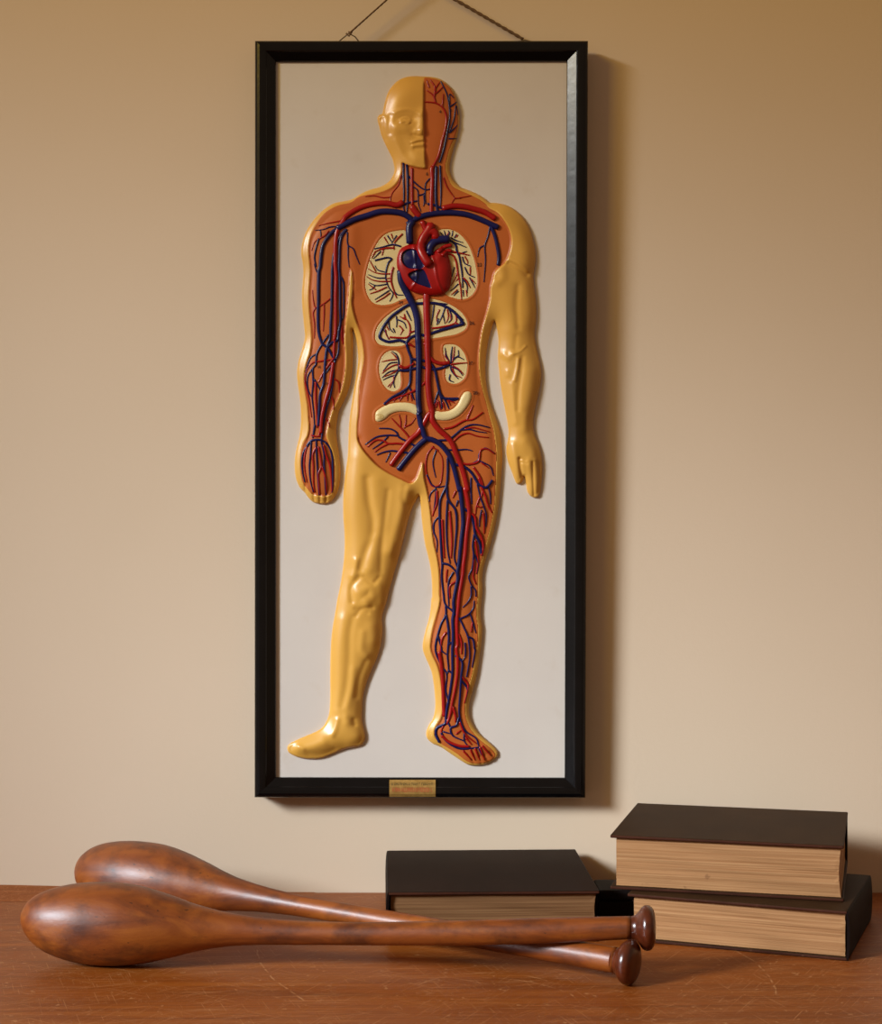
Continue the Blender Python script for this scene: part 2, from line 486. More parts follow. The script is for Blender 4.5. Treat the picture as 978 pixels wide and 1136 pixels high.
def seg_dist(px, py, poly, closed=True):
    d = np.full(px.shape, 1e18)
    n = len(poly)
    for i in range(n if closed else n - 1):
        a, b = poly[i], poly[(i + 1) % n]
        vx, vy = b - a
        L2 = vx * vx + vy * vy
        if L2 < 1e-12:
            continue
        t = np.clip(((px - a[0]) * vx + (py - a[1]) * vy) / L2, 0, 1)
        d = np.minimum(d, (px - a[0] - t * vx) ** 2 + (py - a[1] - t * vy) ** 2)
    return np.sqrt(d)

def nearest(px, py, poly):
    best = np.full(px.shape, 1e18)
    qx, qy = px.copy(), py.copy()
    n = len(poly)
    for i in range(n):
        a, b = poly[i], poly[(i + 1) % n]
        vx, vy = b - a
        L2 = vx * vx + vy * vy
        if L2 < 1e-12:
            continue
        t = np.clip(((px - a[0]) * vx + (py - a[1]) * vy) / L2, 0, 1)
        cx, cy = a[0] + t * vx, a[1] + t * vy
        d = (px - cx) ** 2 + (py - cy) ** 2
        m = d < best
        best = np.where(m, d, best)
        qx, qy = np.where(m, cx, qx), np.where(m, cy, qy)
    return qx, qy

def inside(px, py, poly):
    r = np.zeros(px.shape, bool)
    n = len(poly)
    for i in range(n):
        x1, y1 = poly[i]
        x2, y2 = poly[(i + 1) % n]
        if y1 == y2:
            continue
        c = ((y1 > py) != (y2 > py)) & (px < (x2 - x1) * (py - y1) / (y2 - y1) + x1)
        r ^= c
    return r

def local_field(poly, pad):
    """signed distance (positive inside) of a polygon on the part of the grid near it"""
    i0 = max(0, int((poly[:, 0].min() - pad - GX0) / GS)); i1 = min(len(gx), int((poly[:, 0].max() + pad - GX0) / GS) + 2)
    j0 = max(0, int((poly[:, 1].min() - pad - GY0) / GS)); j1 = min(len(gy), int((poly[:, 1].max() + pad - GY0) / GS) + 2)
    X, Y = np.meshgrid(gx[i0:i1], gy[j0:j1])
    d = seg_dist(X, Y, poly)
    return (slice(j0, j1), slice(i0, i1)), np.where(inside(X, Y, poly), d, -d)

def blur(a, sig):
    r = int(3 * sig + 1)
    k = np.exp(-0.5 * (np.arange(-r, r + 1) / sig) ** 2)
    k /= k.sum()
    p = np.pad(a, r, mode='edge')
    o = sum(k[i] * p[:, i:i + a.shape[1]] for i in range(2 * r + 1))
    return sum(k[i] * o[i:i + a.shape[0], :] for i in range(2 * r + 1))

def chunks_dist(poly):
    """distance to a long outline: only segments near each horizontal band are tried"""
    D = np.full((len(gy), len(gx)), 60.0)
    n = len(poly)
    nxt = np.roll(poly, -1, axis=0)
    lo = np.minimum(poly[:, 1], nxt[:, 1]); hi = np.maximum(poly[:, 1], nxt[:, 1])
    for j in range(0, len(gy), 24):
        X, Y = np.meshgrid(gx, gy[j:j + 24])
        y0, y1 = gy[j] - 40, gy[min(j + 23, len(gy) - 1)] + 40
        dd = np.full(X.shape, 3600.0)
        for i in np.nonzero((hi > y0) & (lo < y1))[0]:
            a, b = poly[i], nxt[i]
            i0 = max(0, int((min(a[0], b[0]) - 40 - GX0) / GS)); i1 = min(len(gx), int((max(a[0], b[0]) + 40 - GX0) / GS) + 1)
            vx, vy = b - a
            L2 = vx * vx + vy * vy
            if L2 < 1e-12:
                continue
            xs, ys = X[:, i0:i1], Y[:, i0:i1]
            t = np.clip(((xs - a[0]) * vx + (ys - a[1]) * vy) / L2, 0, 1)
            dd[:, i0:i1] = np.minimum(dd[:, i0:i1], (xs - a[0] - t * vx) ** 2 + (ys - a[1] - t * vy) ** 2)
        D[j:j + 24] = np.sqrt(dd)
    GXm, GYm = np.meshgrid(gx, gy)
    return np.where(inside(GXm, GYm, poly), D, -D)

out_s = smooth(OUTLINE, True, 2.5)
fl_s = smooth(FLESH, True, 2.5)
SD = chunks_dist(out_s)
FD = chunks_dist(fl_s)
W0, H0 = 24.0, 10.5
t = np.clip(SD / W0, 0, 1)
Hm = H0 * np.sqrt(np.clip(1 - (1 - t) ** 2, 0, 1))
lim = np.clip(SD / 3.0, 0, 1)                       # keep the crisp cast edge, smooth the inner volume
Hs = blur(blur(Hm, 7), 7)
Hm = Hm * (1 - lim) + Hs * lim
edge = np.clip(SD / 2.2, 0, 1)

def stroke(s, sig, amp, mask=None):
    """a soft ridge (or groove) along a traced line"""
    global Hm
    p = smooth(tr(s), False, 3.0)
    if len(p) == 1:
        p = np.vstack([p, p + 0.01])
    pad = sig * 3
    i0 = max(0, int((p[:, 0].min() - pad - GX0) / GS)); i1 = min(len(gx), int((p[:, 0].max() + pad - GX0) / GS) + 2)
    j0 = max(0, int((p[:, 1].min() - pad - GY0) / GS)); j1 = min(len(gy), int((p[:, 1].max() + pad - GY0) / GS) + 2)
    X, Y = np.meshgrid(gx[i0:i1], gy[j0:j1])
    d = seg_dist(X, Y, p, False)
    e = edge[j0:j1, i0:i1]
    g = 0.68 * amp * np.exp(-0.5 * (d / sig) ** 2) * e
    if mask is not None:
        g = g * mask[j0:j1, i0:i1]
    Hm[j0:j1, i0:i1] += g

skinmask = np.clip(-FD / 1.2 + 0.5, 0, 1)
# face
stroke("A 262,385 300,368 360,358 420,372 462,400", 1.6, 1.0, skinmask)
stroke("A 275,440 340,425 400,430", 2.6, -1.6, skinmask)
stroke("A 318,452 345,446 370,452", 1.5, 2.2, skinmask)
stroke("A 305,470 345,466 385,470", 0.8, -0.5, skinmask)
stroke("A 305,440 325,426 350,420 375,426 388,440", 0.6, 1.3, skinmask)
stroke("A 308,462 345,474 382,460", 0.6, 1.0, skinmask)
stroke("A 478,380 474,450 466,510", 3.2, 2.6, skinmask)
stroke("A 470,525 466,545", 3.0, 2.8, skinmask)
stroke("A 418,535 425,520", 1.6, 1.0, skinmask)
stroke("A 400,555 440,565 480,560", 1.2, -1.2, skinmask)
stroke("A 400,615 440,596 485,590", 1.3, 1.5, skinmask)
stroke("A 392,628 440,616 485,612", 0.8, -1.3, skinmask)
stroke("A 405,640 445,634 485,630", 1.4, 1.4, skinmask)
stroke("A 420,665 485,662", 1.6, -1.2, skinmask)
stroke("A 440,735 485,745", 5.0, 2.2, skinmask)
stroke("A 285,495 330,510", 5.0, 2.2, skinmask)
stroke("A 270,600 330,720 400,785", 2.0, 0.6, skinmask)
stroke("A 320,560 360,680", 3.5, -1.0, skinmask)
stroke("A 225,410 220,480 225,540", 2.0, -1.3, skinmask)
stroke("A 145,425 160,408 180,412", 1.1, 0.9, skinmask)
stroke("A 165,440 172,470", 1.4, -0.7, skinmask)
stroke("A 160,500 180,590", 2.5, -1.0, skinmask)
stroke("A 400,200 300,280", 9.0, 1.0, skinmask)
# right arm: deltoid, biceps, forearm cords, thumb and fingers
stroke("C 600,260 690,330 740,450 740,560", 8, 2.2, skinmask)
stroke("C 640,560 700,590 760,640", 1.8, -2.0, skinmask)
stroke("C 650,540 700,565 760,610", 1.8, 1.2, skinmask)
stroke("C 590,600 590,660 560,690", 4.0, 2.4, skinmask)
stroke("C 620,720 630,850 650,1000", 7, 1.6, skinmask)
stroke("C 700,720 690,850 700,1000", 2.5, -1.4, skinmask)
stroke("C 760,720 770,850 760,960", 6, 1.2, skinmask)
stroke("H 240,20 235,90", 2.0, -1.0, skinmask)
stroke("H 160,130 190,150 215,130", 2.6, 1.6, skinmask)
stroke("H 220,128 265,112 300,80", 0.9, 0.9, skinmask)
stroke("H 255,160 248,220 230,295", 1.4, 1.6, skinmask)
stroke("H 185,240 185,260", 2.0, 0.9, skinmask)
stroke("H 280,150 272,250 255,360 250,480", 2.0, -1.4, skinmask)
stroke("H 330,250 325,360 310,450", 6.5, 2.2, skinmask)
stroke("H 215,320 225,450 235,560", 2.2, 1.0, skinmask)
stroke("H 300,520 295,600", 3.0, 1.0, skinmask)
stroke("H 215,700 225,760 240,850 255,930", 3.4, 2.4, skinmask)
stroke("H 262,790 268,850 280,905", 1.4, -2.6, skinmask)
stroke("H 265,785 300,800", 1.0, -1.2, skinmask)
stroke("H 275,810 310,818", 0.9, -0.9, skinmask)
stroke("H 320,800 325,900 335,1010", 2.6, 1.6, skinmask)
stroke("H 345,810 348,920 352,1020", 0.8, -1.5, skinmask)
stroke("H 362,800 368,920 368,1015", 2.0, 1.2, skinmask)
stroke("H 385,820 390,920 382,1005", 0.8, -1.2, skinmask)
stroke("H 300,680 340,720 350,790", 3.5, 1.3, skinmask)
# left leg: thigh muscles, knee cap, shin, foot
stroke("I 330,120 330,350 340,600 350,760", 9, 2.0, skinmask)
stroke("I 400,250 415,400 440,520 430,640 390,740 360,840", 3.4, -2.2, skinmask)
stroke("I 470,260 470,420 480,560", 6, 1.8, skinmask)
stroke("I 450,650 440,760 420,840", 5.0, 2.6, skinmask)
stroke("I 540,330 520,500 500,680 490,860", 2.4, -1.2, skinmask)
stroke("I 655,330 632,470 600,590 560,720", 5, 3.6, skinmask)
stroke("I 650,300 640,380 660,420", 2.5, -1.4, skinmask)
stroke("I 670,480 640,580 610,660", 2.0, 1.0, skinmask)
stroke("I 330,790 320,850 305,890", 2.6, 1.8, skinmask)
stroke("I 350,900 300,960 300,1060", 2.2, -1.8, skinmask)
stroke("I 380,900 440,940 480,900", 1.8, -1.2, skinmask)
stroke("I 350,1000 420,970 440,1020 400,1060", 3.8, 2.0, skinmask)
stroke("I 330,1110 400,1136", 2.2, -1.4, skinmask)
stroke("I 480,960 500,1060", 3.5, 1.2, skinmask)
stroke("K 540,130 570,90 640,80", 1.8, -1.3, skinmask)
stroke("K 600,60 580,20", 4, 1.2, skinmask)
stroke("K 520,140 500,240 495,400 480,560 450,700", 3.0, -1.4, skinmask)
stroke("K 450,160 430,350 420,560 410,720", 5, 1.4, skinmask)
stroke("K 580,240 575,350 600,380", 3.0, 1.4, skinmask)
stroke("K 640,200 650,280", 5, 1.8, skinmask)
stroke("K 600,420 560,520 540,640", 2.4, -1.2, skinmask)
stroke("K 520,470 510,600 480,700", 3.0, 1.0, skinmask)
stroke("K 525,790 530,815", 2.2, -1.6, skinmask)
stroke("K 475,770 480,800", 3.0, 1.4, skinmask)
stroke("K 420,790 405,850 390,880", 2.4, 2.0, skinmask)
stroke("K 330,930 250,960 180,965", 4.0, 1.8, skinmask)
stroke("K 180,955 205,970", 1.8, 1.2, skinmask)
stroke("K 240,1000 330,1000 400,975", 2.5, -0.9, skinmask)
stroke("K 540,900 500,930", 5, 1.2, skinmask)
# finger ends of the veined hand, toes of the veined foot
for q in ("F 160,960 165,1000", "F 215,1010 218,1062", "F 255,1020 256,1074", "F 295,1020 292,1070"):
    stroke(q, 1.0, -1.6)
for q in ("L 415,1040 440,1075", "L 455,1030 485,1070", "L 495,1015 530,1055", "L 530,990 562,1030"):
    stroke(q, 1.0, -1.3)
# gentle trunk modelling under the dissected surface
fm = np.clip(FD / 2.0, 0, 1)
stroke("D 60,140 60,300 70,480", 5, 1.4, fm)
stroke("G 120,60 110,200 130,300", 9, 1.2, fm)
stroke("G 840,200 850,400 860,600", 6, 1.0, fm)

stroke("G 92,300 118,350 160,402 210,448 270,486 340,518 395,536", 3.0, -2.2, fm)
# the cut-away lies deeper than the skin beside it
step = np.clip(FD / 1.6 + 0.3, 0, 1)
step = step * step * (3 - 2 * step)
Hm -= 2.6 * step * np.clip((SD - 3) / 7, 0, 1)
# pelvic cut: the thigh stands proud
OFF = 0.35 * np.clip(FD / 0.8, 0, 1)
org_s = {k: smooth(v, True, 1.5) for k, v in ORG.items()}
for k, p in org_s.items():
    sl, d = local_field(p, 6)
    Hm[sl] += 0.7 * np.exp(-0.5 * ((d + 1.3) / 0.7) ** 2)         # raised lip round each organ
    Hm[sl] -= (0.5 if 'col' not in k else 0.0) * np.clip(d / 1.5, 0, 1)
    if 'col' in k:
        OFF[sl] = np.maximum(OFF[sl], np.where(d > 0, 2.6 * np.sqrt(np.clip(1 - (1 - np.clip(d / 4.6, 0, 1)) ** 2, 0, 1)), 0))
    else:
        OFF[sl] = np.maximum(OFF[sl], np.where(d > 0, 0.35 + 0.3 * np.clip(d / 1.0, 0, 1), 0))
heart_s = smooth(HEART, True, 1.2)
hsl, hd = local_field(heart_s, 4)
atr_s, ven_s = smooth(ATRIUM, True, 1.0), smooth(VENT, True, 1.0)
hb = 7.0 * np.sqrt(np.clip(1 - (1 - np.clip(hd / 13.0, 0, 1)) ** 2, 0, 1))
HEARTF = np.zeros_like(Hm)
HEARTF[hsl] = hb
CH = np.zeros_like(Hm)
for p in (atr_s, ven_s):
    sl, d = local_field(p, 4)
    r = np.clip(d / 1.4 + 0.3, 0, 1)
    CH[sl] = np.maximum(CH[sl], r * r * (3 - 2 * r))
def bumpat(s, sig, amp):
    p = tr(s)[0]
    X, Y = np.meshgrid(gx, gy)
    return amp * np.exp(-0.5 * ((X - p[0]) ** 2 + (Y - p[1]) ** 2) / sig ** 2)
HEARTF += (bumpat("D 595,390", 8.5, 2.2) + bumpat("D 570,300", 4.5, 1.4)) * (HEARTF > 0.5)
HEARTF = np.maximum(0, HEARTF - 3.2 * CH * (HEARTF > 3))
HEARTF += (bumpat("D 412,312", 3.0, 1.2) + bumpat("D 445,368", 2.5, 1.5) + bumpat("D 435,415", 2.6, 1.3)) * CH
Hm = np.maximum(Hm, 0.0)
Hm = blur(Hm, 0.8)
OFF2 = np.maximum(OFF, HEARTF)

def samp(A, x, y):
    u = np.clip((np.asarray(x) - GX0) / GS, 0, len(gx) - 1.001)
    v = np.clip((np.asarray(y) - GY0) / GS, 0, len(gy) - 1.001)
    i, j = u.astype(int), v.astype(int)
    fu, fv = u - i, v - j
    return (A[j, i] * (1 - fu) * (1 - fv) + A[j, i + 1] * fu * (1 - fv) + A[j + 1, i] * (1 - fu) * fv + A[j + 1, i + 1] * fu * fv)

# ------------------------------------------------------------------ plaque: a rigid thing, leaning a touch away from the wall at the top
PANEL_Y = -0.0175              # panel face at the foot of the plaque
LEAN = math.radians(0.62)
foot_z = CAM.z + (CY - 885) * (DW - 0.02) / F
foot_x = (466 - CX) * (DW - 0.02) / F
plaque = empty('anatomical_plaque', (foot_x, PANEL_Y, foot_z), (LEAN, 0, 0))
tag(plaque, 'tall black framed anatomical relief of a standing human figure hanging on the wall', 'wall plaque')
R_in = Matrix.Rotation(-LEAN, 3, 'X')
ORI = R_in @ (CAM - Vector((foot_x, PANEL_Y, foot_z)))
def loc(px, py, h):
    """plaque-local point (metres) at height h mm over the panel face, from traced coordinates"""
    px, py, h = np.broadcast_arrays(np.asarray(px, float), np.asarray(py, float), np.asarray(h, float))
    dx, dz = (px - CX) / F, (CY - py) / F
    c, s = math.cos(LEAN), math.sin(LEAN)
    ly = c * 1.0 + s * dz
    lz = -s * 1.0 + c * dz
    k = (-h * 0.001 - ORI.y) / ly
    return np.stack([ORI.x + k * dx, -h * 0.001 + 0 * k, ORI.z + k * lz], axis=-1)

def grid_mesh(name, poly, stepsz, hfun, mat, parent, drop):
    """surface patch inside a traced outline; hfun(x, y) in mm; edge vertices sit at drop(x, y)"""
    x = np.arange(poly[:, 0].min() - stepsz, poly[:, 0].max() + 2 * stepsz, stepsz)
    y = np.arange(poly[:, 1].min() - stepsz, poly[:, 1].max() + 2 * stepsz, stepsz)
    X, Y = np.meshgrid(x, y)
    ins = inside(X, Y, poly)
    cell = ins[:-1, :-1] | ins[1:, :-1] | ins[:-1, 1:] | ins[1:, 1:]
    used = np.zeros_like(ins)
    for a in (slice(None, -1), slice(1, None)):
        for b in (slice(None, -1), slice(1, None)):
            used[a, b] |= cell
    idx = -np.ones(X.shape, int)
    idx[used] = np.arange(used.sum())
    px, py, im = X[used].copy(), Y[used].copy(), ins[used]
    o = ~im
    px[o], py[o] = nearest(px[o], py[o], poly)
    h = hfun(px, py)
    h[o] = drop(px[o], py[o])
    co = loc(px, py, h)
    J, I = np.nonzero(cell)
    faces = np.stack([idx[J, I], idx[J + 1, I], idx[J + 1, I + 1], idx[J, I + 1]], axis=1)
    me = bpy.data.meshes.new(name)
    me.vertices.add(len(co)); me.vertices.foreach_set('co', co.ravel())
    me.loops.add(faces.size); me.loops.foreach_set('vertex_index', faces.ravel())
    me.polygons.add(len(faces))
    me.polygons.foreach_set('loop_start', np.arange(0, faces.size, 4))
    me.polygons.foreach_set('loop_total', np.full(len(faces), 4))
    me.update(calc_edges=True); me.validate()
    return link_mesh(name, me, mat, parent, True)

# --- frame rails (mitred, profiled), backing panel
def rail(name, a, b, ia, ib):
    # a,b outer corners and ia,ib inner corners in traced coordinates; profile across: (t outer->inner, height mm)
    prof = [(0.0, -16.0), (0.0, 6.0), (0.04, 8.2), (0.12, 9.8), (0.24, 10.4), (0.40, 10.2), (0.52, 9.7), (0.555, 9.1), (0.57, 8.6), (0.975, 3.6), (1.0, 2.8), (1.0, 0.05)]
    bm = bmesh.new()
    rows = []
    for o, i in ((a, ia), (b, ib)):
        row = []
        for tt, h in prof:
            p = np.array(o) * (1 - tt) + np.array(i) * tt
            row.append(bm.verts.new(loc(p[0], p[1], 0)))
            row[-1].co.y = -h * 0.001
        rows.append(row)
    n = len(prof)
    for k in range(n - 1):
        bm.faces.new((rows[0][k], rows[0][k + 1], rows[1][k + 1], rows[1][k]))
    bm.faces.new((rows[0][n - 1], rows[0][0], rows[1][0], rows[1][n - 1]))
    bm.faces.new(rows[0]); bm.faces.new(rows[1][::-1])
    return obj(name, bm, M['frame'], plaque)
OC = [(283.5, 47.0), (651.5, 47.0), (648.5, 884.0), (283.0, 883.5)]
IC = [(306.0, 69.0), (628.5, 68.5), (626.0, 862.5), (306.0, 862.0)]
for k in range(4):
    rail('frame_rail', OC[k], OC[(k + 1) % 4], IC[k], IC[(k + 1) % 4])
bm = bmesh.new()
f_, b_ = [], []
for (x, y), (ox, oy) in zip(IC, OC):
    x, y = x * 0.7 + ox * 0.3, y * 0.7 + oy * 0.3
    p = loc(x, y, 0)
    f_.append(bm.verts.new((p[0], 0.0, p[2]))); b_.append(bm.verts.new((p[0], 0.012, p[2])))
bm.faces.new(f_); bm.faces.new(b_[::-1])
for k in range(4):
    bm.faces.new((f_[k], b_[k], b_[(k + 1) % 4], f_[(k + 1) % 4]))
obj('backing_panel', bm, M['panel'], plaque)

# --- the cast figure
body = grid_mesh('relief_figure', out_s, 0.8, lambda x, y: samp(Hm, x, y) + 0.15, M['skin'], plaque, lambda x, y: -0.2 + 0 * x)
flesh = grid_mesh('dissected_surface', fl_s, 0.8, lambda x, y: samp(Hm, x, y) + 0.15 + samp(OFF, x, y) * 0 + 0.35, M['flesh'], body, lambda x, y: samp(Hm, x, y) - 0.1)
flesh['label'] = 'orange brown cut-away surface'
NAMES = {'lung_L': 'lung', 'lung_R': 'lung', 'liver': 'liver', 'kid_L': 'kidney', 'kid_R': 'kidney', 'col_L': 'colon', 'col_R': 'colon'}
organ = {}
for k, p in org_s.items():
    organ[k] = grid_mesh(NAMES[k], p, 0.6, lambda x, y: samp(Hm, x, y) + 0.25 + samp(OFF, x, y), M['cream'], plaque,
                         lambda x, y: samp(Hm, x, y) + 0.1)
    organ[k]['label'] = 'cream ' + NAMES[k]
heart = grid_mesh('heart', heart_s, 0.5, lambda x, y: samp(Hm, x, y) + 0.5 + samp(HEARTF, x, y), M['red'], plaque, lambda x, y: samp(Hm, x, y) - 0.1)
heart['label'] = 'glossy red heart'
for p in (atr_s, ven_s):
    c = grid_mesh('heart_chamber', p, 0.5, lambda x, y: samp(Hm, x, y) + 0.8 + samp(HEARTF, x, y), M['blue'], heart,
              lambda x, y: samp(Hm, x, y) + 0.5 + samp(HEARTF, x, y) - 0.1)
    c['label'] = 'dark blue open chamber'

def add_tube(bm, pts, w, taper, lift=0.35, sides=8, w_end=None, under=False, flat=0.62):
    p = smooth(pts, False, max(1.0, w * 0.35))
    n = len(p)
    if n < 2:
        return
    r = np.full(n, w / 2.0)
    if taper:
        s = np.linspace(0, 1, n)
        r = r * (1 - 0.4 * np.clip((s - 0.35) / 0.65, 0, 1))
    if w_end is not None:
        r = np.linspace(w, w_end, n) / 2.0
    h = samp(Hm, p[:, 0], p[:, 1]) + 0.5 + samp(OFF if under else OFF2, p[:, 0], p[:, 1])
    if w > 5:
        kk = max(3, int(n / 10)) | 1
        hp = np.pad(h, kk // 2, mode='edge')
        h = np.maximum(h - 0.2, np.convolve(hp, np.ones(kk) / kk, 'valid'))
    c = loc(p[:, 0], p[:, 1], h + r * lift)
    tg = np.gradient(c, axis=0)
    tg /= np.maximum(np.linalg.norm(tg, axis=1, keepdims=True), 1e-9)
    up = np.array([0.0, -1.0, 0.0])
    sd = np.cross(tg, up); sd /= np.maximum(np.linalg.norm(sd, axis=1, keepdims=True), 1e-9)
    nn = np.cross(sd, tg)
    rings = []
    for i in range(n):
        ring = []
        for k in range(sides):
            a = 2 * math.pi * k / sides
            ring.append(bm.verts.new(c[i] + 0.001 * r[i] * (math.cos(a) * sd[i] + flat * math.sin(a) * nn[i])))
        rings.append(ring)
    for i in range(n - 1):
        for k in range(sides):
            bm.faces.new((rings[i][k], rings[i][(k + 1) % sides], rings[i + 1][(k + 1) % sides], rings[i + 1][k]))
    for ring, i, d in ((rings[0], 0, -1), (rings[-1], n - 1, 1)):
        tip = bm.verts.new(c[i] + d * tg[i] * 0.0004 * w / 2)
        for k in range(sides):
            bm.faces.new((ring[k], ring[(k + 1) % sides], tip))

